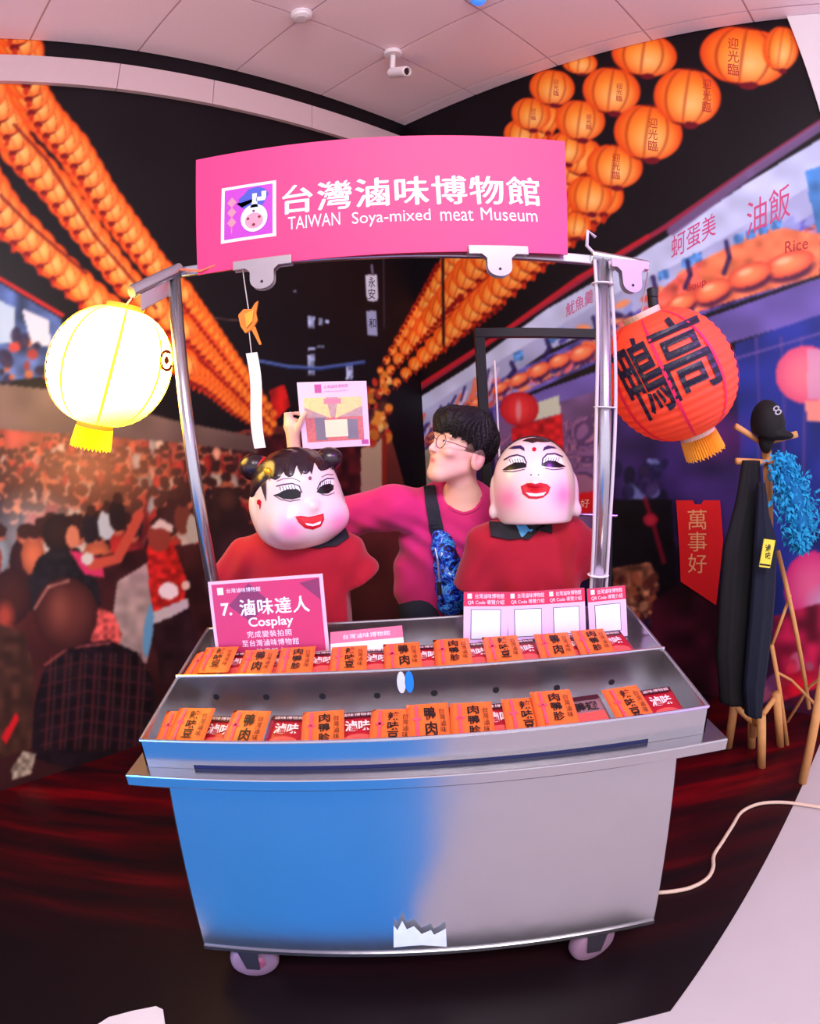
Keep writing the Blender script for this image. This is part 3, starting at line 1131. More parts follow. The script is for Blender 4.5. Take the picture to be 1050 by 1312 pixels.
for x, y, rx, ry in ((737, 288, 21, 18), (755, 250, 30, 26), (787, 213, 37, 29), (830, 170, 45, 37), (880, 124, 44, 38), (953, 72, 58, 39), (1000, 62, 24, 30),
                     (725, 190, 26, 22), (743, 154, 33, 27), (783, 116, 38, 31), (825, 70, 43, 29),
                     (667, 172, 23, 20), (680, 146, 26, 22), (707, 112, 30, 24), (742, 80, 24, 16)):
    paper_lantern(x, y, rx, ry, rot=8, glow=1.0, side=1)
    ell(x + rx * .1, y + ry * .97, rx * .22, ry * .13, (110, 14, 30), side=1)

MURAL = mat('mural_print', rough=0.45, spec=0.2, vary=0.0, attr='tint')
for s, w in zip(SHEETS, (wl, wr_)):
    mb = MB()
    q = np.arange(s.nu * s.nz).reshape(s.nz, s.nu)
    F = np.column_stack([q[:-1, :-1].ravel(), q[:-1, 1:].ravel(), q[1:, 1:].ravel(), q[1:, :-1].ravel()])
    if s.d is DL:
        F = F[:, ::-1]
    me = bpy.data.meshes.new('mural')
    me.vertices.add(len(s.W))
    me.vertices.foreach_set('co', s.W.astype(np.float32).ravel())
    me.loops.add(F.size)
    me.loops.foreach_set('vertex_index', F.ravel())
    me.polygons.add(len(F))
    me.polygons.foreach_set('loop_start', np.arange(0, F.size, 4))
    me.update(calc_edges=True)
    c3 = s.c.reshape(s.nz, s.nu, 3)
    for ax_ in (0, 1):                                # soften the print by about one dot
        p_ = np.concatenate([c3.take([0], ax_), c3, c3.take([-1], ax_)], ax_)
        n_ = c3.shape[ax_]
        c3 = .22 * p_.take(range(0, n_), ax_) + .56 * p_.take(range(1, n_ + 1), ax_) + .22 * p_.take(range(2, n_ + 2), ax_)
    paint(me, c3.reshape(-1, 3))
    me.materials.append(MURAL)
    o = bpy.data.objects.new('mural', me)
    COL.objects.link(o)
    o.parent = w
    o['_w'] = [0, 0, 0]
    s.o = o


# lettering printed on the mural
def mural_text(d, txt, x, y, wpx, hpx, rot, material, wall, vertical=False, bold=0.0):
    c = wall_hit(d, x, y, 0.002)
    a = wall_hit(d, x + math.cos(math.radians(rot)), y - math.sin(math.radians(rot)), 0.002) - c
    b = wall_hit(d, x, y - 1, 0.002) - c
    mb = MB()
    text_on(mb, txt, c, a, b, wpx, hpx, vertical=vertical, bold=bold)
    o = mb.build('lettering', material, wall)
    return o


PINKINK = mat('pink_print', (206, 70, 130), 0.5, vary=0)
wl['_w'] = wr_['_w'] = [0, 0, 0]
mural_text(DR, '油飯', 984, 268, 62, 44, 26, PINKINK, wr_)
mural_text(DR, '蚵蛋美', 888, 302, 66, 30, 30, PINKINK, wr_)
mural_text(DR, '魷魚羹', 742, 388, 40, 18, 30, PINKINK, wr_)
mural_text(DR, 'Rice', 1020, 314, 30, 15, 12, REDINK, wr_)
mural_text(DR, 'Soup', 892, 366, 26, 12, 22, REDINK, wr_)
mural_text(DR, '好', 749, 645, 11, 11, 3, mat('pale_print', (250, 214, 190), .5, vary=0), wr_)
for x, y, w, h in ((939, 72, 14, 50), (905, 122, 11, 44), (836, 172, 12, 44), (789, 213, 10, 34), (793, 118, 8, 24), (754, 156, 7, 20), (712, 112, 7, 22), (683, 146, 6, 16)):
    mural_text(DR, '迎光臨', x, y, w, h, -6, REDINK, wr_, vertical=True)
mural_text(DL, '永安', 476, 369, 9, 30, 0, BLACK, wl, vertical=True)
mural_text(DL, '和', 477, 414, 9, 12, 0, BLACK, wl)

# ---- white trim board across the left wall, in lengths
tz1, tz0 = wall_uz(DL, 250, 101.5)[1], wall_uz(DL, 250, 132.5)[1]
tr = MB()
trim_m = mat('white_trim', (200, 172, 178), 0.6, vary=0.03)
edges = [0.0] + [wall_uz(DL, x, y)[0] for x, y in ((396, 160), (270, 128), (150, 100))] + [UL]
root = None
for a, b in zip(edges[:-1], edges[1:]):
    pts = [wall_pt(DL, a + .002, tz0, .002), wall_pt(DL, b - .002, tz0, .002), wall_pt(DL, b - .002, tz0, .03), wall_pt(DL, a + .002, tz0, .03)]
    o = MB().hexa(pts, [p + UP * (tz1 - tz0) for p in pts]).build('trim_1' if root is None else 'trim_board', trim_m, root)
    if root is None:
        root = tag(o, kind='structure')
        root['_w'] = [0, 0, 0]
# white jamb where the mural ends on the right
tag(wall_slab('trim_2', DR, UR, UR + .5, 0, ZC - .01, .03, .03, wm), kind='structure')

# ================================================================== THE CART
X1, Y1, Z1 = np.eye(3)
cart = thing('snack_cart', (0, 1.3, 0), 'stainless steel street snack cart with two upright poles and caster wheels', 'cart')
# body: a sheet-metal box, a little wider at the foot
bt, bb = 0.735, 0.152
body = MB().hexa([(-.642, 1.008, bb), (.630, 1.008, bb), (.630, 1.6, bb), (-.642, 1.6, bb)], [(-.600, 1.052, bt), (.607, 1.052, bt), (.607, 1.6, bt), (-.600, 1.6, bt)])
b_o = body.build('body', STEEL, cart, bevel=.004)
fp = MB()                                           # folded hem along the foot of the front sheet
fp.hexa([(-.640, 1.003, bb - .002), (.628, 1.003, bb - .002), (.628, 1.010, bb - .002), (-.640, 1.010, bb - .002)], [(-.639, 1.003, bb + .012), (.627, 1.003, bb + .012), (.627, 1.010, bb + .012), (-.639, 1.010, bb + .012)])
fp.build('hem', STEEL, cart)
tt = MB().box((-.675, .99, .745), (.707, 1.655, .775)).build('tabletop', STEEL, cart, bevel=.003)
# painted highlight: a bright jagged patch at the foot of the front sheet
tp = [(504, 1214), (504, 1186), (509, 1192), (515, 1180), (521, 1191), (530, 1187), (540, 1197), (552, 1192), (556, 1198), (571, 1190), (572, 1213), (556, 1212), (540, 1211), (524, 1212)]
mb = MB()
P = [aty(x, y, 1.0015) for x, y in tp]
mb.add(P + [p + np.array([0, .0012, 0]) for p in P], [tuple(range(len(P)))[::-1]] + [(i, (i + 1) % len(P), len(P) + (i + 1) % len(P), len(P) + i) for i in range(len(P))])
mb.build('glare_patch', mat('glare_white', (240, 244, 250), .3, vary=.1), cart)
# row of button bolts under the lip
BOLT = mat('bolt_chrome', (210, 215, 225), .15, 1.0, 0)
for x, y in ((446, 1009), (512, 1006), (571, 1003), (634, 1000), (697, 996), (748, 990), (807, 982)):
    p = aty(x, y, 1.03)
    o = MB().lathe([(.0001, .012), (.006, .0115), (.0105, .008), (.012, .003), (.012, 0)][::-1], (p[0], 1.051, .731), (0, -1, 0), 16).build('bolt', BOLT, cart, smooth=True)
    MB().lathe([(.0001, .0132), (.005, .0132), (.005, .011), (.0001, .011)], (p[0], 1.051, .733), (0, -1, 0), 6).build('socket', BLACK, o)
# caster wheels
RUB = mat('wheel_rubber', (150, 118, 140), .5, vary=.1)
HUB = mat('wheel_hub', (196, 110, 150), .35, .3, vary=.15, scale=60)
for wx, wy in ((-.515, 1.045), (.462, 1.045), (-.515, 1.5), (.462, 1.5)):
    w = MB()
    prof = [(.035, -.024), (.062, -.024), (.070, -.016), (.0725, 0), (.070, .016), (.062, .024), (.035, .024)]
    w.lathe(prof, (wx, wy, .0735), (.3, -1, 0), 32)
    wo = w.build('wheel', RUB, cart, smooth=True)
    MB().lathe([(.0001, -.03), (.02, -.03), (.04, -.018), (.04, .018), (.02, .03), (.0001, .03)], (wx, wy, .0735), (.3, -1, 0), 24).build('hub', HUB, wo)
    fk = MB()
    for sgn in (-1, 1):
        fk.hexa([(wx - .02, wy + sgn * .034 - .003, .06), (wx + .02, wy + sgn * .034 - .003, .06), (wx + .02, wy + sgn * .034 + .003, .06), (wx - .02, wy + sgn * .034 + .003, .06)],
                [(wx - .03, wy + sgn * .034 - .003, .15), (wx + .03, wy + sgn * .034 - .003, .15), (wx + .03, wy + sgn * .034 + .003, .15), (wx - .03, wy + sgn * .034 + .003, .15)])
    fk.box((wx - .04, wy - .04, .145), (wx + .04, wy + .04, .152))
    fk.build('fork', mat('fork_steel', (90, 84, 96), .4, .7, vary=.05), cart)
# upright poles, their cross rail and end arms
PLB, PLT = np.array([-.592, 1.625, .775]), np.array([-.652, 1.6, 2.03])
PRB, PRT = np.array([.566, 1.625, .775]), np.array([.618, 1.6, 1.985])
for a, b in ((PLB, PLT), (PRB, PRT)):
    po = MB().tube([a, b], .0205, 18).build('pole', POLE, cart, smooth=False)
    for f in po.data.polygons:
        f.use_smooth = len(f.vertices) == 4
    MB().lathe([(.034, 0), (.034, .006), (.024, .012), (.024, .03)], a, (0, 0, 1), 20).build('pole_foot', STEEL, cart)
rail = MB()
rail.frame_box((PLT + PRT) / 2 + (0, .012, -.008), (PRT - PLT) / np.linalg.norm(PRT - PLT), Y1, Z1, np.linalg.norm(PRT - PLT), .022, .03)
rail.build('cross_rail', POLE, cart, bevel=.003)
arm_end = aty(168, 374, 1.47)
arm_r = aty(829, 341, 1.58)
MB().tube([PLT + (.02, 0, .0), arm_end], .02, 14).build('arm', POLE, cart, smooth=False)
MB().tube([PRT + (-.03, 0, .004), arm_r], .018, 14).build('arm', POLE, cart, smooth=False)
MB().frame_box(arm_end * .35 + PLT * .65 + (0, -.01, -.045), (PLT - arm_end) / np.linalg.norm(PLT - arm_end), Y1, Z1, .14, .004, .07).build('gusset', STEEL, cart, bevel=.002)
MB().tube([PLT + (.03, -.02, -.01), PLT + (.1, -.03, -.03), PLT + (.15, -.02, -.015), PLT + (.16, 0, .02)], .004, 8).build('wire_tie', mat('orange_wire', (236, 120, 90), .5, vary=0), cart)

# ---- power cords clipped along the right pole
CORD = mat('white_cord', (204, 196, 202), .45, vary=.04)
pc = thing('power_cord', PRB, 'white power cords strapped with cable ties along a steel pole of the cart', 'cord')
prd = PRT - PRB
for k, dx in enumerate((-.026, .029)):
    pts = []
    for t in np.linspace(0, 1, 22):
        p = PRB + prd * t + (dx + .0035 * math.sin(t * 9 + k * 2), -.008, .01)
        pts.append(p)
    if k == 0:
        pts += [PRT + (-.05, -.02, .03), PRT + (-.045, -.03, .075), PRT + (-.02, -.02, .06)]
    MB().tube(pts, .0055, 8).build('cord', CORD, pc, smooth=True)
for t in (.2, .62, .93):
    p = PRB + prd * t
    MB().lathe([(.0335, -.0016), (.0345, 0), (.0335, .0016)], p, prd, 20).build('cable_tie', WHITE, pc)

# ---- the pink signboard and its clips
SGN = mat('pink_board', (228, 56, 122), .5, vary=.02, scale=4)
SY = 1.575
sg = thing('signboard', (-.025, SY, 2.0), 'bright pink signboard with white museum name clipped above the cart', 'sign')
SC = [aty(x, y, SY) for x, y in ((253, 352), (727, 326), (723, 181), (251, 205))]
mb = MB()
mb.add(SC + [p + np.array([0, .006, 0]) for p in SC], [(0, 1, 2, 3), (7, 6, 5, 4), (0, 4, 5, 1), (1, 5, 6, 2), (2, 6, 7, 3), (3, 7, 4, 0)])
mb.build('board', SGN, sg)
sx = (SC[1] - SC[0]) / np.linalg.norm(SC[1] - SC[0])
sz = np.array([-sx[2], 0, sx[0]])
SF = np.array([0, -.0012, 0])
mb = MB()
for q_ in (-1, 0, 1):                                # heavier strokes
    text_on(mb, '台灣滷味博物館', aty(527, 244, SY) + sx * .0022 * q_ + sz * .0012 * q_, sx, sz, .742, .096, SF * (1 + .1 * q_), spacing=1.08)
mb.build('title', WHITE, sg)
mb = MB()
text_on(mb, 'TAIWAN', aty(402, 283, SY), sx, sz, .15, .042, SF)
mb.build('subtitle', WHITE, sg)
mb = MB()
text_on(mb, 'Soya-mixed', aty(501, 279, SY), sx, sz, .222, .05, SF)
mb.build('subtitle', WHITE, sg)
mb = MB()
text_on(mb, 'meat', aty(585, 276, SY), sx, sz, .094, .036, SF)
mb.build('subtitle', WHITE, sg)
mb = MB()
text_on(mb, 'Museum', aty(652, 275, SY), sx, sz, .165, .042, SF)
mb.build('subtitle', WHITE, sg)
# emblem: framed purple square, blue cloud shape, gourd face and a string of diamonds
ec = aty(318, 271, SY)
EM = lambda u, v: ec + sx * u + sz * v
mb = MB()
mb.prism([(-.083, -.094), (.083, -.094), (.083, .094), (-.083, .094)], ec, sx, sz, SF, 1.0)
emb = mb.build('emblem', WHITE, sg)
mb = MB().prism([(-.073, -.084), (.073, -.084), (.073, .084), (-.073, .084)], ec + SF, sx, sz, SF, .5)
mb.build('emblem_ground', mat('purple_print', (190, 60, 190), .5, vary=.05), emb)
mb = MB()
cl = [(-.035, .03), (-.02, .015), (-.03, .045), (-.012, .06), (.0, .076), (.03, .08), (.05, .07), (.062, .05), (.052, .03), (.04, .01), (.0, .0)]
mb.prism(cl, ec + SF * 1.6, sx, sz, SF, .5)
mb.build('cloud', mat('indigo_print', (70, 84, 190), .5, vary=.04), emb)
mb = MB()
body_c = [(.018 + .040 * math.cos(a), -.025 + .046 * math.sin(a)) for a in np.linspace(0, 2 * math.pi, 32, endpoint=False)]
mb.prism(body_c, ec + SF * 2.2, sx, sz, SF, .4)
mb.prism([(.006, .01), (.03, .01), (.026, .035), (.026, .058), (.012, .058), (.012, .03)], ec + SF * 2.2, sx, sz, SF, .4)
mb.prism([(.024, .03), (.05, .03), (.054, .04), (.054, .062), (.04, .062), (.04, .044), (.024, .044)], ec + SF * 2.2, sx, sz, SF, .4)
mb.build('gourd', mat('pale_blue_print', (214, 224, 250), .5, vary=.02), emb)
mb = MB()
mb.prism([(.018 + .027 * math.cos(a), -.034 + .026 * math.sin(a)) for a in np.linspace(0, 2 * math.pi, 24, endpoint=False)], ec + SF * 2.8, sx, sz, SF, .3)
mb.build('blush', mat('blush_print', (250, 150, 170), .5, vary=0), emb)
mb = MB()
for u, v, r in ((.0, -.026, .0045), (.034, -.024, .0045), (.017, -.048, .005), (.017, -.002, .004)):
    mb.prism([(u + r * math.cos(a), v + r * math.sin(a)) for a in np.linspace(0, 2 * math.pi, 12, endpoint=False)], ec + SF * 3.3, sx, sz, SF, .3)
mb.build('dots', mat('plum_print', (120, 20, 60), .5, vary=0), emb)
mb = MB()
for v in (.038, .004, -.03):
    mb.prism([(-.05, v + .018), (-.036, v), (-.05, v - .018), (-.064, v)], ec + SF * 1.6, sx, sz, SF, .4)
mb.prism([(-.0515, -.045), (-.0485, -.045), (-.0485, -.066), (-.0515, -.066)], ec + SF * 1.6, sx, sz, SF, .4)
mb.build('diamonds', mat('coral_print', (255, 140, 160), .5, vary=0), emb)

CLIP = mat('clip_metal', (168, 156, 162), .4, .5, vary=.04)


def bulldog(c, ex, ez, w, label, h=.028, th=.082, tw=.07, y=-.012):
    t = thing('bulldog_clip', c, label, 'clip')
    ey = np.array([0, -1.0, 0])
    for s in (0, 1):
        o = np.asarray(c) + ey * (.004 if s == 0 else -.022)
        jaw = [(-w / 2, -h / 2), (w / 2, -h / 2), (w / 2, h / 2), (-w / 2, h / 2)]
        MB().prism(jaw, o, ex, ez, ey, .006).build('jaw', CLIP, t, bevel=.002)
        tg = [(-tw * .72, -h / 2), (tw * .72, -h / 2)] + [(tw / 2 * math.cos(a), -th + .028 + .028 * math.sin(a)) for a in np.linspace(0, -math.pi, 9)]
        tg = [(tw * .72, -h / 2 + .002), (-tw * .72, -h / 2 + .002), (-tw * .5, -h / 2 - .012)] + [(-tw / 2 * math.cos(a), -th + .028 - .028 * math.sin(a)) for a in np.linspace(0, math.pi, 9)] + [(tw * .5, -h / 2 - .012)]
        g_ = MB().prism(tg, o + ey * .004, ex, ez, ey, .003).build('handle', CLIP, t)
        if s == 0:
            MB().lathe([(.0001, 0), (.004, 0), (.004, .0015), (.0001, .0015)], o + ey * .0072 + ez * (-th + .022), ey, 12).build('hole', BLACK, g_)
    return t


bulldog(aty(336, 337, SY), sx, sz, .172, 'grey bulldog clip under the emblem of the pink signboard')
bulldog(aty(638, 321, SY), sx, sz, .172, 'grey bulldog clip under the word Museum on the pink signboard')
bulldog(aty(806, 339, 1.56), X1, Z1, .12, 'large cream bulldog clip hanging on the arm above the red lantern', tw=.062, th=.09)

# ---- stepped display tray on the tabletop
ty = thing('display_tray', (.012, 1.31, .775), 'open stainless steel display tray in two steps filled with snack pouches', 'tray')
XL, XR = -.633, .662
y0, y1, y2 = 1.03, 1.29, 1.585
zr = lambda y: .845 + (y - y0) * (.925 - .845) / (y2 - y0)
th = .004
MB().hexa([(XL, y0, .786), (XR, y0, .786), (XR, y0 + th, .786), (XL, y0 + th, .786)], [(XL, y0, .845), (XR, y0, .845), (XR, y0 + th, .845), (XL, y0 + th, .845)]).build('front_panel', STEEL, ty)
MB().tube([(XL, y0 + .002, .846), (XR, y0 + .002, .846)], .0042, 10).build('rim', POLE, ty)
for xa in (XL - .0, XR - th):
    mb = MB()
    mb.add([(xa, y0, .776), (xa, y2, .776), (xa, y2, zr(y2)), (xa, y0, .845), (xa + th, y0, .776), (xa + th, y2, .776), (xa + th, y2, zr(y2)), (xa + th, y0, .845)],
           [(0, 1, 2, 3), (7, 6, 5, 4), (0, 4, 5, 1), (1, 5, 6, 2), (2, 6, 7, 3), (3, 7, 4, 0)])
    mb.build('side_panel', STEEL, ty)
for xa in (XL + .002, XR - .002):
    MB().tube([(xa, y0, .847), (xa, y2, zr(y2) + .002)], .0042, 8).build('rim', POLE, ty)
MB().box((XL + th, y0 + th, .786), (XR - th, y1, .79)).build('lower_floor', STEEL, ty)
MB().box((XL + th, y1, .79), (XR - th, y1 + th, .893)).build('riser', STEEL, ty)
MB().tube([(XL + th, y1, .894), (XR - th, y1, .894)], .004, 8).build('rim', POLE, ty)
MB().box((XL + th, y1 + th, .852), (XR - th, y2 - th, .856)).build('upper_floor', STEEL, ty)
MB().box((XL, y2 - th, .776), (XR, y2, zr(y2))).build('back_panel', STEEL, ty)
MB().tube([(XL, y2, zr(y2)), (XR, y2, zr(y2))], .0042, 8).build('rim', POLE, ty)
# navy strip painting in the shade of the gap under the front panel
MB().box((-.51, y0 + .003, .7755), (.512, y0 + .012, .7865)).build('gap_shade', mat('gap_shade_navy', (14, 26, 80), .5, vary=0), ty)
MB().box((XL, y0, .7755), (-.51, y0 + th, .786)).build('foot', STEEL, ty)
MB().box((.512, y0, .7755), (XR, y0 + th, .786)).build('foot', STEEL, ty)
for x, y in ((277, 893), (341, 893), (413, 892), (483, 891), (556, 888), (635, 884), (713, 881), (783, 874)):
    p = aty(x, y, y1)
    MB().lathe([(.0001, .0006), (.0085, .0006), (.0085, 0), (.0001, 0)], (p[0], y1 - .0002, p[2]), (0, -1, 0), 16).build('hole', BLACK, ty)
# light oval decal on the riser
p = aty(520, 873, y1)
for du, mname, c in ((-.012, 'pale_decal', (226, 230, 236)), (.008, 'blue_decal', (40, 140, 240))):
    MB().prism([(du + .011 * math.cos(a), .03 * math.sin(a)) for a in np.linspace(0, 2 * math.pi, 20, endpoint=False)], (p[0], y1 - .0006, p[2] - .002), X1, Z1, (0, -1, 0), .0006).build('sticker', mat(mname, c, .4, vary=0), ty)

# ---- snack pouches
ORG = mat('orange_pouch', (246, 116, 52), .42, vary=.08, scale=40, bump=.1, bscale=40)
RED = mat('red_pouch', (178, 22, 44), .4, vary=.1, scale=40, bump=.1, bscale=40)
PALE = mat('pale_pouch', (150, 110, 116), .4, vary=.3, scale=30, bump=.1, bscale=40)
DKB = mat('maroon_band', (64, 10, 30), .5, vary=.05)
MEAT = mat('meat_print', (226, 90, 84), .5, vary=.35, scale=70)
PINKS = mat('pink_stripe', (232, 84, 110), .5, vary=.04)


def pouch_mesh(w, h, th):
    nx, nz = 8, 10
    V, F = [], []
    for s in (-1, 1):
        for j in range(nz + 1):
            for i in range(nx + 1):
                u, v = i / nx, j / nz
                b = max(0, math.sin(math.pi * np.clip((v - .08) / .84, 0, 1))) ** .6 * math.sin(math.pi * u) ** .6
                V.append(((u - .5) * w, -s * -th * .5 * b * -1 if False else s * th * .5 * b, v * h))
    k = (nx + 1) * (nz + 1)
    for j in range(nz):
        for i in range(nx):
            a = j * (nx + 1) + i
            F.append((a, a + 1, a + nx + 2, a + nx + 1))
            F.append((k + a, k + a + nx + 1, k + a + nx + 2, k + a + 1))
    for j in range(nz):
        for i in (0, nx):
            a = j * (nx + 1) + i
            b = a + nx + 1
            F.append((a, b, k + b, k + a) if i == 0 else (a, k + a, k + b, b))
    return V, F


PW, PH, PT = .097, .128, .010
proto = {}


def make_pouch(kind, chars):
    root = thing('snack_pouch', (0, 0, 0), 'pouch', 'pouch')
    V, F = pouch_mesh(PW, PH, PT)
    mb = MB()
    mb.add(V, F)
    mb.build('bag', {'O': ORG, 'R': RED, 'W': PALE}[kind], root, smooth=True)
    f = -PT * .5 - .0012
    pl = lambda a, b, c, d, nm, m: MB().add([(a, f, b), (c, f, b), (c, f, d), (a, f, d)], [(0, 1, 2, 3)]).build(nm, m, root)
    if kind == 'O':
        pl(-.030, .012, -.023, .118, 'stripe', PINKS)
        pl(-.036, .070, -.017, .078, 'stripe', PINKS)
        mb = MB()
        text_on(mb, chars, (.004, f - .0004, .066), X1, Z1, .026, .096, vertical=True, bold=.02)
        mb.build('lettering', BLACK, root)
        mb = MB()
        text_on(mb, '台灣滷味', (.031, f - .0004, .066), X1, Z1, .013, .08, vertical=True)
        mb.build('lettering', BLACK, root)
    elif kind == 'R':
        pl(-.043, .110, .043, .127, 'band', DKB)
        mb = MB()
        mb.prism([(.036 * math.cos(a), .022 * math.sin(a)) for a in np.linspace(0, 2 * math.pi, 20, endpoint=False)], (0, f, .034), X1, Z1, (0, -1, 0), .0003)
        mb.build('picture', MEAT, root)
        mb = MB()
        text_on(mb, '滷味', (0, f - .0008, .082), X1, Z1, .058, .034, bold=.025)
        mb.build('lettering', mat('cream_print', (252, 226, 226), .5, vary=0), root)
        mb = MB()
        text_on(mb, '滷味博物館', (0, f - .0008, .1185), X1, Z1, .072, .010)
        mb.build('lettering', MATS['cream_print'], root)
    else:
        pl(-.043, .114, .043, .127, 'band', DKB)
        pl(-.04, .02, .04, .07, 'picture', MEAT)
        mb = MB()
        text_on(mb, '鴨翅', (.0, f - .0008, .09), X1, Z1, .06, .03, bold=.02)
        mb.build('lettering', BLACK, root)
    return root


for k, (kd, ch) in {'O1': ('O', '鴨肉'), 'O2': ('O', '辣味豆'), 'O3': ('O', '肉鴨胗'), 'R1': ('R', ''), 'W1': ('W', '')}.items():
    proto[k] = make_pouch(kd, ch)
used = set()


def place_pouch(k, x, y, z, lean, yaw, roll, label, group):
    o = proto[k] if k not in used else copy_tree(proto[k])
    used.add(k)
    o.location = (x, y, z)
    o.rotation_euler = (-lean, roll, yaw)
    tag(o, label, 'pouch', group)
    return o


ORD = 'first second third fourth fifth sixth seventh eighth ninth tenth eleventh twelfth thirteenth fourteenth fifteenth sixteenth seventeenth eighteenth nineteenth'.split()
LOOK = {'O': 'orange snack pouch with black calligraphy', 'R': 'dark red snack pouch with white lettering', 'W': 'greyish pink snack pouch'}
front = [('O', 227), ('O', 243), ('R', 274), ('O', 311), ('R', 361), ('O', 415), ('R', 460), ('O', 500), ('R', 522), ('O', 550), ('R', 574), ('O', 603), ('R', 640), ('O', 672), ('O', 709), ('W', 756), ('O', 806), ('R', 847)]
rear = [('O', 260), ('O', 277), ('R', 303), ('O', 328), ('R', 354), ('O', 379), ('R', 413), ('O', 447), ('R', 481), ('O', 517), ('R', 547), ('O', 580), ('R', 612), ('O', 644), ('R', 675), ('O', 709), ('R', 734), ('O', 758), ('R', 788)]
for row, (lst, yb, zb, py, lean) in enumerate(((front, 1.05, .802, 930, 1.3), (rear, 1.31, .868, 845, 1.36))):
    prev = None
    for n_, (kd, px) in enumerate(lst):
        x = aty(px, py, yb + .06)[0]
        key = {'O': ('O1', 'O2', 'O3')[n_ % 3], 'R': 'R1', 'W': 'W1'}[kd]
        lift = (.016 if kd == 'O' else .002) + (.013 if kd == 'O' and prev == 'O' else 0)
        d = random.uniform(-.004, .008)
        place_pouch(key, x, yb + d - (0.0 if row else .0), zb + lift - .004, lean + random.uniform(-.03, .03), random.uniform(-.08, .08), 0,
                    LOOK[kd] + ', ' + ORD[n_] + ' from the glowing lantern end, ' + ('upper' if row else 'lower') + ' step', 'snack pouches on the tray')
        prev = kd

# ---- small signs standing in the upper step
CARD = mat('lilac_card', (226, 196, 236), .45, vary=.03)
CRIM = mat('crimson_card', (206, 44, 84), .45, vary=.03)


def leaning(c, lean, roll=0.0, yaw=0.0):
    """axes of a card at c: across, up its face, out of its face"""
    M_ = Matrix.Rotation(yaw, 3, 'Z') @ Matrix.Rotation(-lean, 3, 'X') @ Matrix.Rotation(roll, 3, 'Y')
    M_ = np.array(M_)
    return M_ @ X1, M_ @ Z1, M_ @ np.array([0, -1.0, 0])


for k, (px, py, w, h, rl) in enumerate(((622, 793, .126, .152, .06), (676, 791, .118, .148, .02), (725, 788, .116, .15, .0), (778, 785, .12, .15, -.02))):
    c = aty(px, py, 1.505)
    ex, ez, ey = leaning(c, .22, rl)
    t = thing('info_card', c - ez * h / 2, ['lilac information card beside the blue bag, first of four in the tray', 'lilac information card second from the blue bag in the tray', 'lilac information card third from the blue bag in the tray', 'lilac information card beside the steel pole, last of four in the tray'][k], 'card', 'information cards in the tray')
    MB().frame_box(c, ex, ez, ey, w, h, .004).build('card', CARD, t)
    f = c + ey * .0026
    MB().prism([(-w / 2, h * .24), (w / 2, h * .24), (w / 2, h / 2), (-w / 2, h / 2)], f, ex, ez, ey, .0004).build('header', CRIM, t)
    mb = MB()
    text_on(mb, '台灣滷味博物館', f + ey * .0008 + ez * h * .425 + ex * w * .08, ex, ez, w * .66, h * .09)
    mb.build('lettering', WHITE, t)
    mb = MB()
    text_on(mb, 'QR Code 導覽介紹', f + ey * .0008 + ez * h * .31, ex, ez, w * .82, h * .09)
    mb.build('lettering', WHITE, t)
    mb = MB()
    mb.prism([(-w * .42, h * .38), (-w * .32, h * .38), (-w * .32, h * .47), (-w * .42, h * .47)], f, ex, ez, ey, .0009)
    mb.build('logo', WHITE, t)
    q = f - ez * h * .1
    s = w * .34
    MB().prism([(-s, -s), (s, -s), (s, s), (-s, s)], q, ex, ez, ey, .0004).build('outline', BLACK, t)
    MB().prism([(-s * .96, -s * .96), (s * .96, -s * .96), (s * .96, s * .96), (-s * .96, s * .96)], q, ex, ez, ey, .0008).build('blank_panel', mat('pale_panel', (226, 236, 238), .5, vary=0), t)
    mb = MB()
    text_on(mb, '掃描導覽', f + ey * .0006 - ez * h * .435, ex, ez, w * .34, h * .05)
    mb.build('caption', mat('violet_print', (120, 80, 160), .5, vary=0), t)

c = aty(343, 791, 1.47)
ex, ez, ey = leaning(c, .14, -.015)
w, h = .332, .222
t = thing('activity_sign', c - ez * h / 2, 'crimson handwritten cosplay sign in a clear acrylic stand', 'sign')
MB().frame_box(c, ex, ez, ey, w, h, .006).build('acrylic_stand', mat('clear_acrylic', (236, 190, 206), .15, vary=0, spec=.6), t)
f = c + ey * .0034
MB().prism([(-w * .47, -h * .46), (w * .47, -h * .46), (w * .47, h * .46), (-w * .47, h * .46)], f, ex, ez, ey, .0004).build('sheet', mat('sign_sheet', (204, 52, 104), .45, vary=.12, scale=6), t)
mb = MB()
mb.prism([(-.11, .04), (-.05, -.01), (.01, .045), (-.045, .1)], f, ex, ez, ey, .0007)
mb.build('rhombus', mat('rhombus_print', (136, 48, 92), .45, vary=.1), t)
mb = MB()
mb.prism([(.1, .09), (.155, .04), (.155, .1)], f, ex, ez, ey, .0007)
mb.build('rhombus', mat('rhombus_print', (136, 48, 92), .45, vary=.1), t)
mb = MB()
O = f + ey * .0011
mb = MB()
text_on(mb, '7.', O - ex * .118 + ez * .03, ex, ez, .032, .036, bold=.03)
mb.build('lettering', WHITE, t)
mb = MB()
for q_ in (-1, 0, 1):
    text_on(mb, '滷味達人', O + ex * (.022 + .0011 * q_) + ez * (.032 + .0007 * q_) + ey * .0001 * q_, ex, ez, .2, .045, spacing=1.08)
mb.build('lettering', WHITE, t)
mb = MB()
text_on(mb, 'Cosplay', O + ex * .008 - ez * .014, ex, ez, .13, .034, bold=.02)
mb.build('lettering', WHITE, t)
mb = MB()
text_on(mb, '完成變裝拍照', O - ez * .045, ex, ez, .13, .019, spacing=1.1)
mb.build('lettering', WHITE, t)
mb = MB()
text_on(mb, '至台灣滷味博物館', O - ez * .070, ex, ez, .165, .019, spacing=1.08)
mb.build('lettering', WHITE, t)
mb = MB()
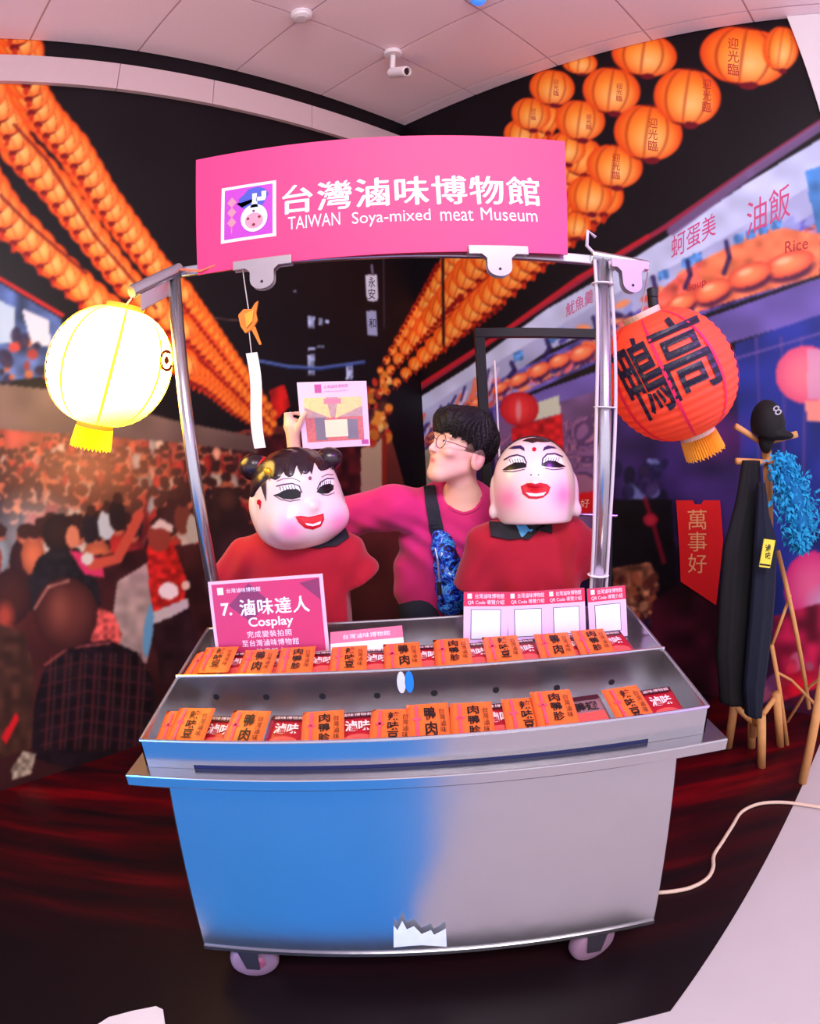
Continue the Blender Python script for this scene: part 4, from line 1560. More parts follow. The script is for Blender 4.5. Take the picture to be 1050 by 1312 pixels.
text_on(mb, '臉書打卡', O - ez * .094, ex, ez, .085, .016, spacing=1.1)
mb.build('lettering', WHITE, t)
mb = MB()
text_on(mb, '台灣滷味博物館', O - ex * .062 + ez * .082, ex, ez, .1, .013)
mb.build('lettering', WHITE, t)
mb = MB()
mb.prism([(-.14, .072), (-.122, .072), (-.122, .092), (-.14, .092)], f, ex, ez, ey, .0009)
mb.build('logo', WHITE, t)

c = aty(470, 826, 1.44)
ex, ez, ey = leaning(c, .9, -.05)
t = thing('leaflet', c - ez * .05, 'white leaflet with a pink heading lying behind the pouches', 'leaflet')
MB().frame_box(c, ex, ez, ey, .2, .1, .003).build('sheet', mat('leaflet_paper', (240, 228, 236), .5, vary=.02), t)
MB().prism([(-.1, .012), (.1, .012), (.1, .05), (-.1, .05)], c + ey * .0018, ex, ez, ey, .0003).build('heading', mat('leaflet_pink', (224, 112, 140), .5, vary=.03), t)
mb = MB()
text_on(mb, '台灣滷味博物館', c + ey * .0025 + ez * .03, ex, ez, .13, .016)
mb.build('lettering', WHITE, t)

# ================================================================== LANTERNS AND HANGINGS
def poly_fill(pts, L=4.0):
    return split_long(np.asarray(pts, float), [tuple(range(len(pts)))], L)


def px_glyphs(txt, cx, cy, w, h, rot, L=5.0, bold=0.0):
    """a glyph drawn as seen from the viewpoint, turned counter-clockwise by rot degrees"""
    v, f = fit_glyphs(txt, w, h, bold=bold)
    c, s = math.cos(math.radians(rot)), math.sin(math.radians(rot))
    q = np.column_stack([cx + v[:, 0] * c - v[:, 1] * s, cy - v[:, 0] * s - v[:, 1] * c])
    return split_long(q, f, L)


def disc_px(cx, cy, rx, ry=None, n=16):
    ry = rx if ry is None else ry
    return ring_fill([(cx + rx * math.cos(a), cy + ry * math.sin(a)) for a in np.linspace(0, 2 * math.pi, n, endpoint=False)], 3, 2.0)


def lantern_mat(name, centre, ends, estr):
    m = bpy.data.materials.new(name)
    m.use_nodes = True
    nt = m.node_tree
    b = nt.nodes['Principled BSDF']
    tc = nt.nodes.new('ShaderNodeTexCoord')
    sp = nt.nodes.new('ShaderNodeSeparateXYZ')
    ab = nt.nodes.new('ShaderNodeMath')
    ab.operation = 'ABSOLUTE'
    rp = nt.nodes.new('ShaderNodeValToRGB')
    rp.color_ramp.elements[0].position, rp.color_ramp.elements[0].color = .45, (*lin(centre), 1)
    rp.color_ramp.elements[1].position, rp.color_ramp.elements[1].color = .95, (*lin(ends), 1)
    mt = nt.nodes.new('ShaderNodeMath')
    mt.operation = 'MULTIPLY'
    mt.inputs[1].default_value = 1 / .205
    nt.links.new(tc.outputs['Object'], sp.inputs[0])
    nt.links.new(sp.outputs['Z'], ab.inputs[0])
    nt.links.new(ab.outputs[0], mt.inputs[0])
    nt.links.new(mt.outputs[0], rp.inputs[0])
    nt.links.new(rp.outputs[0], b.inputs['Base Color'])
    nt.links.new(rp.outputs[0], b.inputs['Emission Color'])
    b.inputs['Emission Strength'].default_value = estr
    b.inputs['Roughness'].default_value = .6
    return m


def lantern(label, top, bot, rh, shade, seam, collar_m, fringe_m, seam_n=8, ref=None):
    top, bot = np.asarray(top), np.asarray(bot)
    ax = (top - bot) / np.linalg.norm(top - bot)
    c = (top + bot) / 2
    rv = np.linalg.norm(top - bot) / 2
    t = thing('paper_lantern', c, label, 'lantern')
    prof = []
    nr = 23
    for i in range(nr * 4 + 1):
        a = -math.pi / 2 + math.pi * i / (nr * 4)
        a = np.clip(a, -1.25, 1.25)
        pl = 1 + .012 * math.cos(2 * math.pi * i / 4)
        prof.append((max(rh * math.cos(a) ** .82 * pl, .02), rv * math.sin(a) * 1.02))
    sh = MB().lathe(prof, c, ax, 64).build('shade', shade, t, smooth=True)
    a0 = np.asarray(ref if ref is not None else X1, float)
    a0 = a0 - ax * (a0 @ ax)
    a0 /= np.linalg.norm(a0)
    b0 = np.cross(ax, a0)
    for k in range(seam_n):
        g_ = 2 * math.pi * (k + .3) / seam_n
        V, F = [], []
        for i in range(41):
            a = -1.22 + 2.44 * i / 40
            r = rh * math.cos(a) ** .82 * 1.016 + .0012
            for dg in (-.024, .024):
                V.append(c + ax * rv * math.sin(a) * 1.02 + r * (a0 * math.cos(g_ + dg) + b0 * math.sin(g_ + dg)))
        for i in range(40):
            F.append((2 * i, 2 * i + 1, 2 * i + 3, 2 * i + 2))
        MB().add(V, F).build('seam', seam, t, smooth=True)
    MB().lathe([(.05, -.01), (.066, -.01), (.068, .012), (.05, .012)], c + ax * rv * 1.0, ax, 28).build('top_ring', collar_m, t)
    MB().lathe([(.05, -.012), (.064, -.012), (.066, .008), (.05, .008)], c - ax * rv * 1.0, ax, 28).build('bottom_ring', collar_m, t)
    V, F = [], []
    n = 96
    for j, (z, r) in enumerate(((-.012, .062), (-.04, .066), (-.072, .070))):
        for k in range(n):
            g_ = 2 * math.pi * k / n
            rr_ = r + (.0035 if k % 2 else -.0035)
            V.append(c - ax * (rv - z + 2 * 0) + rr_ * (a0 * math.cos(g_) + b0 * math.sin(g_)) + (ax * (-.006 * (k % 3)) if j == 2 else 0))
    for j in range(2):
        for k in range(n):
            F.append((j * n + k, j * n + (k + 1) % n, (j + 1) * n + (k + 1) % n, (j + 1) * n + k))
    MB().add(V, F).build('fringe', fringe_m, t)
    return t, sh


YEL = mat('yellow_seam', (250, 206, 40), .5, vary=.03, emit=(250, 190, 20), estr=.9)
GOLD = mat('gold_fringe', (236, 160, 40), .6, vary=.15, scale=120)
YELF = mat('yellow_fringe', (250, 214, 20), .5, vary=.1, scale=120, emit=(250, 200, 10), estr=.7)
LGT = lantern_mat('lit_paper', (255, 214, 110), (255, 196, 30), 9.0)
ltop, lbot = aty(160, 396, 1.70), aty(122, 543, 1.70)
lan1, sh1 = lantern('glowing white and yellow paper lantern hanging beside the cart', ltop, lbot, .213, LGT, YEL, mat('lantern_ring', (222, 130, 60), .5, vary=.1), YELF, 8, ref=(.9, -.4, 0))
tr1 = bvh_of(sh1)
mb = MB()
for r0, r1 in ((11, 7.5), (4, 0)):
    n = 24
    o_ = [(212 + r0 * .8 * math.cos(a), 462 + r0 * 1.3 * math.sin(a)) for a in np.linspace(0, 2 * math.pi, n, endpoint=False)]
    i_ = [(212 + r1 * .8 * math.cos(a), 462 + r1 * 1.3 * math.sin(a)) for a in np.linspace(0, 2 * math.pi, n, endpoint=False)]
    wrap(mb, (np.array(o_ + i_), [(k, (k + 1) % n, n + (k + 1) % n, n + k) for k in range(n)]), tr1, .004)
mb.build('emblem_ring', mat('brown_print', (150, 50, 14), .5, vary=0), lan1)
lw = MB().tube([ltop + (0, 0, .01), arm_end + (0, .0, -.02)], .0025, 6).build('hanging_wire', CORD, lan1)

PAPER = mat('red_paper', (240, 74, 44), .55, vary=.05, scale=12, emit=(240, 50, 20), estr=.12)
rtop, rbot = aty(822, 405, 1.70), aty(892, 553, 1.70)
lan2, sh2 = lantern('unlit orange red paper lantern with black lettering beside the steel pole', rtop, rbot, .222, PAPER, mat('pink_seam', (232, 30, 84), .5, vary=.03), mat('pale_ring', (236, 196, 170), .5, vary=.05), GOLD, 8, ref=(.75, -.66, 0))
tr2 = bvh_of(sh2)
for ch, x, y, w, h, rot in (('高', 876, 455, 70, 104, 24), ('鴨', 824, 484, 52, 104, 27)):
    mb = MB()
    wrap(mb, px_glyphs(ch, x, y, w, h, rot, bold=.01), tr2, .004)
    mb.build('lettering', mat('blue_black_ink', (26, 22, 44), .45, vary=.1), lan2)
mb = MB()
MB().tube([rtop + (0, 0, .01), (rtop + arm_r) / 2 + (.0, 0, .0), arm_r + (0, 0, -.018)], .0025, 6).build('hanging_wire', CORD, lan2)
# black lamp holder above the red lantern
lh = aty(836, 382, 1.72)
MB().lathe([(.014, -.035), (.018, -.03), (.018, 0), (.016, .002), (.018, .004), (.018, .03), (.012, .035)], lh, (0, 0, 1), 20).build('lamp_holder', mat('black_plastic', (24, 24, 30), .35, vary=0), lan2)

# ---- wind chime: cord, wooden bird and paper strip
pch = aty(313, 350, 1.6)
wc = thing('wind_chime', pch, 'orange wooden bird wind chime with a long white paper strip', 'wind chime')
bc = aty(319, 408, 1.6)
MB().tube([pch + (0, -.02, .01), bc + (0, 0, .02)], .0016, 6).build('cord', CORD, wc)
OW = mat('orange_wood', (232, 130, 40), .5, vary=.2, scale=40)
bd = MB()
bd.prism([(-.032, .015), (-.015, .03), (.008, .026), (.02, .044), (.03, .05), (.022, .012), (.026, -.01), (.01, -.035), (-.012, -.045), (-.026, -.02)], bc + (0, -.006, 0), X1, Z1, Y1, .012)
bdo = bd.build('bird', OW, wc, bevel=.003)
MB().prism([(-.01, .012), (.018, .022), (.012, -.012), (-.006, -.03)], bc + (0, -.008, 0), X1, Z1, (0, -1, 0), .005).build('wing', mat('yellow_wood', (240, 170, 50), .5, vary=.15), bdo)
MB().prism([(.004, -.03), (.018, -.028), (.034, -.082), (.028, -.084)], bc + (0, -.004, 0), X1, Z1, Y1, .006).build('tail', OW, bdo)
s0, s1 = aty(322, 452, 1.6), aty(334, 574, 1.6)
MB().tube([bc + (-.002, 0, -.03), s0], .0014, 6).build('string', CORD, wc)
ST = mat('paper_strip', (246, 236, 226), .6, vary=.03)
d_ = (s1 - s0)
V, F = [], []
for i in range(13):
    p = s0 + d_ * i / 12 + (0.004 * math.sin(i * .5), .006 * math.sin(i * .45), 0)
    for k, dx in ((0, -.017), (1, .017)):
        V += [p + (dx, 0, 0), p + (dx, .0008, 0)]
for i in range(12):
    a = 4 * i
    F += [(a, a + 2, a + 6, a + 4), (a + 1, a + 5, a + 7, a + 3), (a, a + 4, a + 5, a + 1), (a + 2, a + 3, a + 7, a + 6)]
MB().add(V, F).build('paper_strip', ST, wc)

# ================================================================== MASKS ON DRESSED FORMS
SHIRT = mat('red_shirt', (166, 3, 34), .85, vary=.05, scale=60, sheen=.2)
COLLAR = mat('black_collar', (18, 16, 24), .75, vary=.05)
FORM = mat('form_grey', (60, 52, 58), .7, vary=.05)


def shirt_fn(c, hw, sl, lean=0.0):
    cx, cy, cz = c

    def fn(X, Y, Z):
        d = sd_ell(X, Y, Z, (cx, cy, cz - .08), (hw * .78, .115, .28))
        d = smin(d, sd_ell(X, Y, Z, (cx, cy, cz - .33), (hw * .74, .115, .24)), .08)
        d = smin(d, sd_cone(X, Y, Z, (cx - hw * .62, cy, cz + .075), (cx + hw * .62, cy, cz + .075), .058, .058), .06)
        for s, (ex_, ey_, ez_) in zip((-1, 1), sl):
            d = smin(d, sd_cone(X, Y, Z, (cx + s * hw * .66, cy, cz + .07), (ex_, ey_, ez_), .066, .075), .035)
        d = d + .008 * np.sin(34 * (X - cx) + 16 * (Z - cz) * np.sign(X - cx) + 2.5 * np.sin(11 * Z + 6 * X)) * np.clip((cz + .03 - Z) / .14, 0, 1)
        d = d + .004 * np.sin(70 * (X - cx) - 45 * (Z - cz)) * np.clip((np.abs(X - cx) - hw * .45) / .05, 0, 1)
        d = smax(d, (cz - .5) - Z, .01)
        for s, (ex_, ey_, ez_) in zip((-1, 1), sl):
            ax = np.array([ex_ - (cx + s * hw * .66), ey_ - cy, ez_ - cz - .07])
            ax /= np.linalg.norm(ax)
            cut = (X - ex_) * ax[0] + (Y - ey_) * ax[1] + (Z - ez_) * ax[2]
            near = np.where(s * (X - (cx + s * hw * .7)) > 0, cut, -1)
            d = np.where(near > -.02, smax(d, near, .008), d)
        # neck hole and open sleeves
        d = smax(d, -sd_cone(X, Y, Z, (cx, cy - .01, cz + .06), (cx, cy - .02, cz + .25), .055, .07), .01)
        return d
    return fn


def dressed_form(c, hw, sl, label, collar):
    c = np.asarray(c)
    t = thing('dressed_form', (c[0], c[1], 0), label, 'mannequin')
    lo, hi = c - (hw + .1, .2, .52), c + (hw + .12, .2, .2)
    sh = net_object('shirt', shirt_fn(c, hw, sl), lo, hi, .0075, SHIRT, t)
    for (s, (ex_, ey_, ez_)) in zip((-1, 1), sl):
        ax = np.array([ex_ - (c[0] + s * hw * .66), ey_ - c[1], ez_ - c[2] - .07])
        ax /= np.linalg.norm(ax)
        MB().lathe([(.0001, 0), (.055, 0), (.06, -.004), (.0001, -.006)], np.array([ex_, ey_, ez_]) + ax * .0045, ax, 24).build('sleeve_opening', COLLAR, t)
    MB().tube([c + (0, 0, .02), c + (0, -.01, .11), c + (0, -.01, .2)], [.05, .045, .042], 20).build('neck', FORM, t, smooth=True)
    MB().tube([(c[0], c[1], .02), (c[0], c[1], c[2] - .45)], .016, 14).build('stand_pole', POLE, t)
    MB().lathe([(.0001, 0), (.12, 0), (.12, .012), (.03, .022), (.02, .03)], (c[0], c[1], .004), (0, 0, 1), 32).build('stand_base', FORM, t)
    tre = bvh_of(sh)
    for pts in collar:
        mb = MB()
        wrap(mb, poly_fill(pts, 6), tre, .006)
        o = mb.build('collar', COLLAR, t)
        m_ = o.modifiers.new('thickness', 'SOLIDIFY')
        m_.thickness = .006
        m_.offset = 0
    return t, sh


cA = aty(380, 738, 1.79)
cA[2] -= .0
fA, shA = dressed_form((cA[0], 1.79, cA[2]), .245, ((aty(290, 750, 1.8)), (aty(462, 742, 1.8))), 'red polo shirt on a form under the girl mask, next to the pink signs',
                       [[(415, 690), (440, 676), (446, 690), (430, 700), (408, 702)], [(345, 690), (415, 694), (412, 703), (350, 700)]])
cB = aty(680, 722, 1.79)
fB, shB = dressed_form((cB[0], 1.79, cB[2]), .225, ((aty(606, 755, 1.8)), (aty(752, 732, 1.8))), 'red polo shirt with black collar on a form under the smooth bald mask',
                       [[(627, 671), (660, 671), (668, 690), (652, 692), (629, 688)], [(668, 690), (684, 674), (706, 672), (706, 684), (690, 680), (676, 692)]])

MASKM = mat('mask_gloss', rough=.3, spec=.5, vary=0, attr='tint', coat=.2)
HAIRG = mat('painted_hair', (40, 24, 34), .25, vary=.1, spec=.6)
EYEB = mat('eye_black', (20, 18, 26), .25, vary=0)
EYEW = mat('eye_white', (246, 240, 250), .4, vary=0)
LIP = mat('lip_red', (196, 14, 40), .25, vary=0)
LIP2 = mat('mouth_red', (232, 40, 52), .3, vary=0)
LINER = mat('liner_violet', (54, 34, 84), .4, vary=0)


def blushed(c, M_, spots, base=(236, 210, 208)):
    def cols(W):
        d = (W - c) @ M_
        C = np.tile(rgb(base).astype(float), (len(W), 1))
        for (x, z, r) in spots:
            a = np.exp(-(((d[:, 0] - x) / r) ** 2 + ((d[:, 2] - z) / r) ** 2)) * (d[:, 1] > 0) * .75
            C = C * (1 - a[:, None]) + rgb((244, 120, 176)) * a[:, None]
        return C
    return cols


# --- girl mask with hair buns
gc = aty(381, 641, 1.76)
GM = frame((.47, -.87, .02), (-.11, .02, 1))


def girl(X, Y, Z):
    d = sd_ell(X, Y, Z, gc + GM @ (0, 0, .03), (.138, .132, .130), GM)
    d = smin(d, sd_ell(X, Y, Z, gc + GM @ (0, .004, -.055), (.149, .138, .105), GM), .05)
    d = smin(d, sd_ell(X, Y, Z, gc + GM @ (0, .136, -.012), (.016, .016, .014), GM), .02)
    for s in (-1, 1):
        d = smin(d, sd_ell(X, Y, Z, gc + GM @ (s * .138, -.012, -.005), (.018, .03, .052), GM), .01)
        d = smin(d, sd_ell(X, Y, Z, gc + GM @ (s * .07, .1, -.06), (.05, .04, .045), GM), .04)
    lx, ly, lz = local(X, Y, Z, gc, GM)
    d = smax(d, -.146 - lz, .012)
    return d


g_t = thing('girl_mask', gc + GM @ (0, 0, -.146), 'smiling big-head girl mask with black hair buns and fringe', 'mask')
gm = net_object('face_shell', girl, gc - .19, gc + .19, .0045, MASKM, g_t, blushed(gc, GM, ((-.075, -.075, .04), (.08, -.065, .036))))
gt = bvh_of(gm)


def girl_hair(X, Y, Z):
    d = sd_ell(X, Y, Z, gc + GM @ (0, -.008, .034), (.145, .138, .134), GM)
    lx, ly, lz = local(X, Y, Z, gc, GM)
    line_ = .082 - .75 * np.clip(.06 - ly, 0, .2) + .1 * np.abs(lx) * 0
    d = smax(d, line_ - lz, .008)
    d = d + .0022 * np.sin(120 * lx + 3 * np.sin(30 * ly))
    return d


net_object('hair', girl_hair, gc - .19, gc + .2, .005, HAIRG, g_t)
P7 = lambda L: [(300 + x / 7, 560 + y / 7) for x, y in L]


def feature(name, pts, m, tree, parent, lift=.0012, L=3.0):
    mb = MB()
    wrap(mb, poly_fill(pts, L), tree, lift)
    return mb.build(name, m, parent)


def stroke(name, pts, w, m, tree, parent, lift=.0012):
    mb = MB()
    wrap(mb, strip_fill(pts, w, 2.0), tree, lift)
    return mb.build(name, m, parent)


for tips in ([(355, 235), (400, 235), (384, 340)], [(425, 232), (478, 230), (446, 318)], [(490, 228), (550, 226), (512, 330)], [(552, 224), (640, 222), (602, 348)], [(645, 222), (715, 225), (692, 338)], [(715, 225), (760, 228), (776, 306)], [(765, 225), (812, 230), (836, 285)], [(815, 235), (860, 245), (880, 300)], [(300, 250), (350, 240), (320, 400)]):
    a, b, c3 = [np.array(q, float) for q in tips]
    up = np.array([0, -26.])
    feature('fringe_lock', P7([a + up, b + up, b, (b + c3) / 2 + (4, -6), c3, (a + c3) / 2 + (-10, -8), a]), HAIRG, gt, g_t, .0022)
feature('side_lock', P7([(228, 330), (285, 330), (290, 480), (288, 580), (262, 500), (236, 420)]), HAIRG, gt, g_t, .0022)
e1_ = feature('eye', P7([(352, 520), (400, 505), (430, 485), (480, 468), (560, 466), (598, 495), (594, 540), (520, 560), (440, 554), (395, 532)]), EYEB, gt, g_t)
e2_ = feature('eye', P7([(736, 492), (762, 450), (800, 428), (850, 418), (888, 432), (888, 470), (842, 506), (775, 510)]), EYEB, gt, g_t)
feature('eyelid', P7([(400, 500), (430, 452), (500, 424), (560, 430), (602, 480), (560, 466), (480, 468), (430, 485)]), EYEW, gt, e1_, .0009)
feature('eyelid', P7([(748, 470), (775, 420), (830, 380), (886, 380), (888, 428), (850, 418), (800, 428)]), EYEW, gt, e2_, .0009)
stroke('lid_line', P7([(375, 442), (440, 425), (520, 416), (582, 440), (606, 500)]), 1.5, LINER, gt, e1_)
stroke('lower_line', P7([(352, 520), (420, 560), (500, 576), (590, 560)]), 1.0, LINER, gt, e1_)
stroke('lid_line', P7([(742, 470), (770, 405), (830, 372), (892, 374)]), 1.4, LINER, gt, e2_)
stroke('lower_line', P7([(780, 516), (840, 522), (895, 500)]), 1.0, LINER, gt, e2_)
for k in range(6):
    x = 420 + k * 26
    stroke('lash', P7([(x, 480 - k * 2), (x - 12, 446 - k * 3)]), .8, EYEB, gt, e1_, .0015)
    x = 770 + k * 18
    stroke('lash', P7([(x, 440 - k * 3), (x + 2, 404 - k * 3)]), .8, EYEB, gt, e2_, .0015)
stroke('brow', P7([(380, 398), (440, 374), (520, 368), (592, 398)]), 1.0, mat('brow_grey', (110, 90, 120), .5, vary=0), gt, g_t)
stroke('brow', P7([(780, 360), (830, 335), (885, 338)]), 1.0, MATS['brow_grey'], gt, g_t)
mb = MB()
wrap(mb, disc_px(300 + 678 / 7, 560 + 370 / 7, 2.2, 2.6), gt, .0012)
mb.build('forehead_dot', mat('dot_brown', (120, 60, 60), .4, vary=0), g_t)
mo = feature('mouth', P7([(545, 712), (600, 706), (660, 716), (720, 706), (800, 684), (806, 740), (776, 800), (705, 830), (632, 816), (576, 770)]), LIP, gt, g_t)
feature('mouth_opening', P7([(585, 725), (660, 730), (760, 705), (790, 712), (770, 770), (700, 796), (640, 786)]), LIP2, gt, mo, .0018)
feature('teeth', P7([(632, 770), (700, 778), (778, 752), (766, 780), (704, 798), (650, 790)]), EYEW, gt, mo, .0024)
for nm, px, py, r in (('bun', 325, 598, .046), ('bun', 421, 588, .040)):
    p = aty(px, py, 1.77 if px < 400 else 1.79)
    o = MB().ball(p, (r * 1.1, r, r * .95), 24, 16).build(nm, HAIRG, g_t, smooth=True)
    MB().lathe([(r * .92, -.006), (r * 1.0, 0), (r * .92, .006)], p + np.array([.02 if px < 400 else -.02, 0, -.012]), (1, 0, -.5), 24).build('ribbon', mat('ribbon_red', (220, 30, 30), .5, vary=.05), o)
MB().ball(aty(343, 604, 1.63), (.012, .012, .012), 14, 10).build('bell', mat('gold_bell', (240, 190, 40), .3, .6, vary=.05), g_t, smooth=True)
feature('ear_ring', P7([(205, 570), (225, 556), (244, 575), (240, 620), (232, 655), (222, 610), (206, 600)]), LIP, gt, g_t)

# --- smooth mask with flat chin
sc_ = aty(684, 619, 1.77)
SM = frame((-.2, -.97, .1), (.01, .12, 1))


def bald(X, Y, Z):
    d = sd_ell(X, Y, Z, sc_ + SM @ (0, -.01, .022), (.124, .13, .126), SM)
    d = smin(d, sd_ell(X, Y, Z, sc_ + SM @ (0, -.004, -.06), (.126, .128, .15), SM), .05)
    d = smin(d, sd_ell(X, Y, Z, sc_ + SM @ (0, .128, -.004), (.015, .014, .013), SM), .02)
    for s in (-1, 1):
        d = smin(d, sd_ell(X, Y, Z, sc_ + SM @ (s * .128, -.01, -.035), (.016, .03, .064), SM), .008)
        d = smin(d, sd_ell(X, Y, Z, sc_ + SM @ (s * .134, .0, -.088), (.016, .018, .024), SM), .01)
    lx, ly, lz = local(X, Y, Z, sc_, SM)
    return smax(d, -.127 - lz, .008)


b_t = thing('bald_mask', sc_ + SM @ (0, 0, -.127), 'smiling big-head mask with bare forehead, red dot and flat chin', 'mask')
bmk = net_object('face_shell', bald, sc_ - .19, sc_ + .19, .0045, MASKM, b_t, blushed(sc_, SM, ((-.085, -.04, .038), (.085, -.045, .036))))
bt_ = bvh_of(bmk)
P8 = lambda L: [(620 + x / 8.08, 545 + y / 8.08) for x, y in L]


def bald_hair(X, Y, Z):
    d = sd_ell(X, Y, Z, sc_ + SM @ (0, -.02, .026), (.126, .13, .128), SM)
    lx, ly, lz = local(X, Y, Z, sc_, SM)
    d = smax(d, np.maximum(ly + .012 - .35 * np.clip(lz - .1, 0, 1), -.09 - lz), .006)
    return d


net_object('hair', bald_hair, sc_ - .19, sc_ + .2, .006, HAIRG, b_t)
for L in ([(395, 165), (450, 140), (560, 128), (640, 145), (690, 172), (600, 178), (545, 172), (500, 186), (450, 172)],):
    feature('forelock', P8(L), HAIRG, bt_, b_t, .002)
e3 = feature('eye', P8([(185, 464), (240, 425), (320, 385), (400, 385), (440, 400), (436, 435), (330, 455), (230, 467)]), EYEB, bt_, b_t)
e4 = feature('eye', P8([(598, 420), (610, 390), (660, 365), (740, 372), (842, 427), (780, 438), (680, 432)]), EYEB, bt_, b_t)
feature('eyelid', P8([(230, 420), (290, 340), (360, 318), (420, 345), (440, 398), (400, 383), (320, 383)]), EYEW, bt_, e3, .0009)
feature('eyelid', P8([(606, 392), (620, 345), (660, 310), (730, 310), (800, 350), (826, 410), (740, 370), (660, 363)]), EYEW, bt_, e4, .0009)
stroke('lid_line', P8([(205, 360), (270, 322), (340, 306), (410, 328), (440, 395)]), 1.8, LINER, bt_, e3)
stroke('lid_line', P8([(598, 415), (606, 345), (650, 300), (730, 293), (812, 326)]), 1.8, LINER, bt_, e4)
stroke('lower_line', P8([(200, 478), (300, 482), (420, 455)]), 1.0, LINER, bt_, e3)
stroke('lower_line', P8([(630, 445), (720, 460), (820, 448)]), 1.0, LINER, bt_, e4)
for k in range(6):
    stroke('lash', P8([(280 + k * 26, 392), (262 + k * 27, 352 - 2 * k)]), .7, EYEB, bt_, e3, .0015)
    stroke('lash', P8([(630 + k * 26, 376), (640 + k * 27, 336)]), .7, EYEB, bt_, e4, .0015)
feature('brow', P8([(250, 244), (310, 214), (380, 208), (415, 236), (420, 270), (370, 242), (300, 247)]), LINER, bt_, b_t)
feature('brow', P8([(604, 270), (618, 230), (660, 209), (720, 222), (748, 242), (690, 240), (640, 252)]), LINER, bt_, b_t)
mb = MB()
wrap(mb, disc_px(620 + 517 / 8.08, 545 + 250 / 8.08, 2.8), bt_, .0012)
mb.build('forehead_dot', LIP, b_t)
for x in (485, 562):
    mb = MB()
    wrap(mb, disc_px(620 + x / 8.08, 545 + 513 / 8.08, 1.2, 1.0), bt_, .0012)
    mb.build('nostril', LINER, b_t)
mo = feature('mouth', P8([(378, 632), (440, 600), (490, 597), (530, 606), (580, 594), (650, 608), (684, 640), (664, 702), (610, 747), (540, 762), (460, 757), (398, 712)]), LIP, bt_, b_t)
feature('mouth_opening', P8([(400, 640), (530, 645), (660, 640), (640, 700), (540, 735), (430, 705)]), LIP2, bt_, mo, .0018)
feature('teeth', P8([(430, 695), (540, 705), (640, 690), (610, 724), (540, 735), (470, 730)]), EYEW, bt_, mo, .0024)
# light blue cloth inside the collar
bl = aty(668, 680, 1.72)
mb = MB()
wrap(mb, poly_fill([(652, 671), (684, 671), (683, 680), (670, 689), (652, 683)], 6), bvh_of(shB), .004)
o = mb.build('neck_cloth', mat('blue_cloth', (80, 160, 210), .7, vary=.1), fB)
o.modifiers.new('thickness', 'SOLIDIFY').thickness = .004

# ================================================================== THE PERSON BEHIND THE CART
SKIN = mat('skin', rough=.5, spec=.35, vary=.03, scale=40, attr='tint')
TEE = mat('pink_tee', (206, 34, 112), .85, vary=.06, scale=50, sheen=.2)
HAIR = mat('black_hair', (16, 12, 16), .55, vary=.25, scale=90, bump=.6, bscale=160)
hc = aty(588, 577, 1.95)
HM = frame((-.80, -.52, .30), (.33, .05, .94))
nb = aty(594, 640, 2.0)
sR, sL = aty(505, 648, 2.01), aty(664, 676, 2.07)
el = aty(392, 668, 2.12)
wr = aty(377, 578, 2.00)
hip = np.array([.13, 2.06, .86])
chest = np.array([(sR[0] + sL[0]) / 2, 2.05, sR[2] - .12])
per = thing('person', (.13, 2.03, 0), 'person in a pink T-shirt and round glasses holding up a photo card', 'person')
HP = lambda x, y, z: hc + HM @ np.array([x, y, z])


def head_sd(X, Y, Z):
    d = sd_ell(X, Y, Z, HP(0, -.012, .03), (.080, .100, .095), HM)          # skull
    d = smin(d, sd_ell(X, Y, Z, HP(0, .032, -.042), (.054, .064, .074), HM), .035)  # face
    d = smin(d, sd_ell(X, Y, Z, HP(0, .064, -.100), (.024, .024, .022), HM), .03)    # chin
    for s in (-1, 1):
        d = smin(d, sd_cone(X, Y, Z, HP(s * .046, .004, -.058), HP(s * .018, .066, -.1), .016, .015), .03)   # jaw
        d = smin(d, sd_ell(X, Y, Z, HP(s * .04, .072, -.02), (.022, .02, .016), HM), .02)       # cheekbones
        d = smin(d, sd_ell(X, Y, Z, HP(s * .03, .082, .032), (.026, .012, .009), HM), .014)     # brow ridge
        d = smax(d, -sd_ell(X, Y, Z, HP(s * .031, .106, .012), (.017, .016, .011), HM), .012)   # eye socket
        d = smin(d, sd_ell(X, Y, Z, HP(s * .031, .081, .012), (.013, .013, .012), HM), .004)    # eyeball
        d = smin(d, sd_ell(X, Y, Z, HP(s * .083, -.024, -.016), (.012, .028, .038), HM), .006)  # ear
        d = smax(d, -sd_ell(X, Y, Z, HP(s * .094, -.016, -.008), (.006, .012, .018), HM), .005)
    d = smin(d, sd_cone(X, Y, Z, HP(0, .09, .022), HP(0, .112, -.022), .007, .011), .012)       # nose
    for s in (-1, 1):
        d = smin(d, sd_ell(X, Y, Z, HP(s * .009, .104, -.027), (.008, .008, .006), HM), .006)
    d = smin(d, sd_ell(X, Y, Z, HP(0, .072, -.054), (.030, .018, .026), HM), .02)
    d = smin(d, sd_ell(X, Y, Z, HP(0, .086, -.055), (.019, .0085, .0045), HM), .006)             # lips
    d = smin(d, sd_ell(X, Y, Z, HP(0, .084, -.064), (.016, .0085, .0050), HM), .006)
    return d


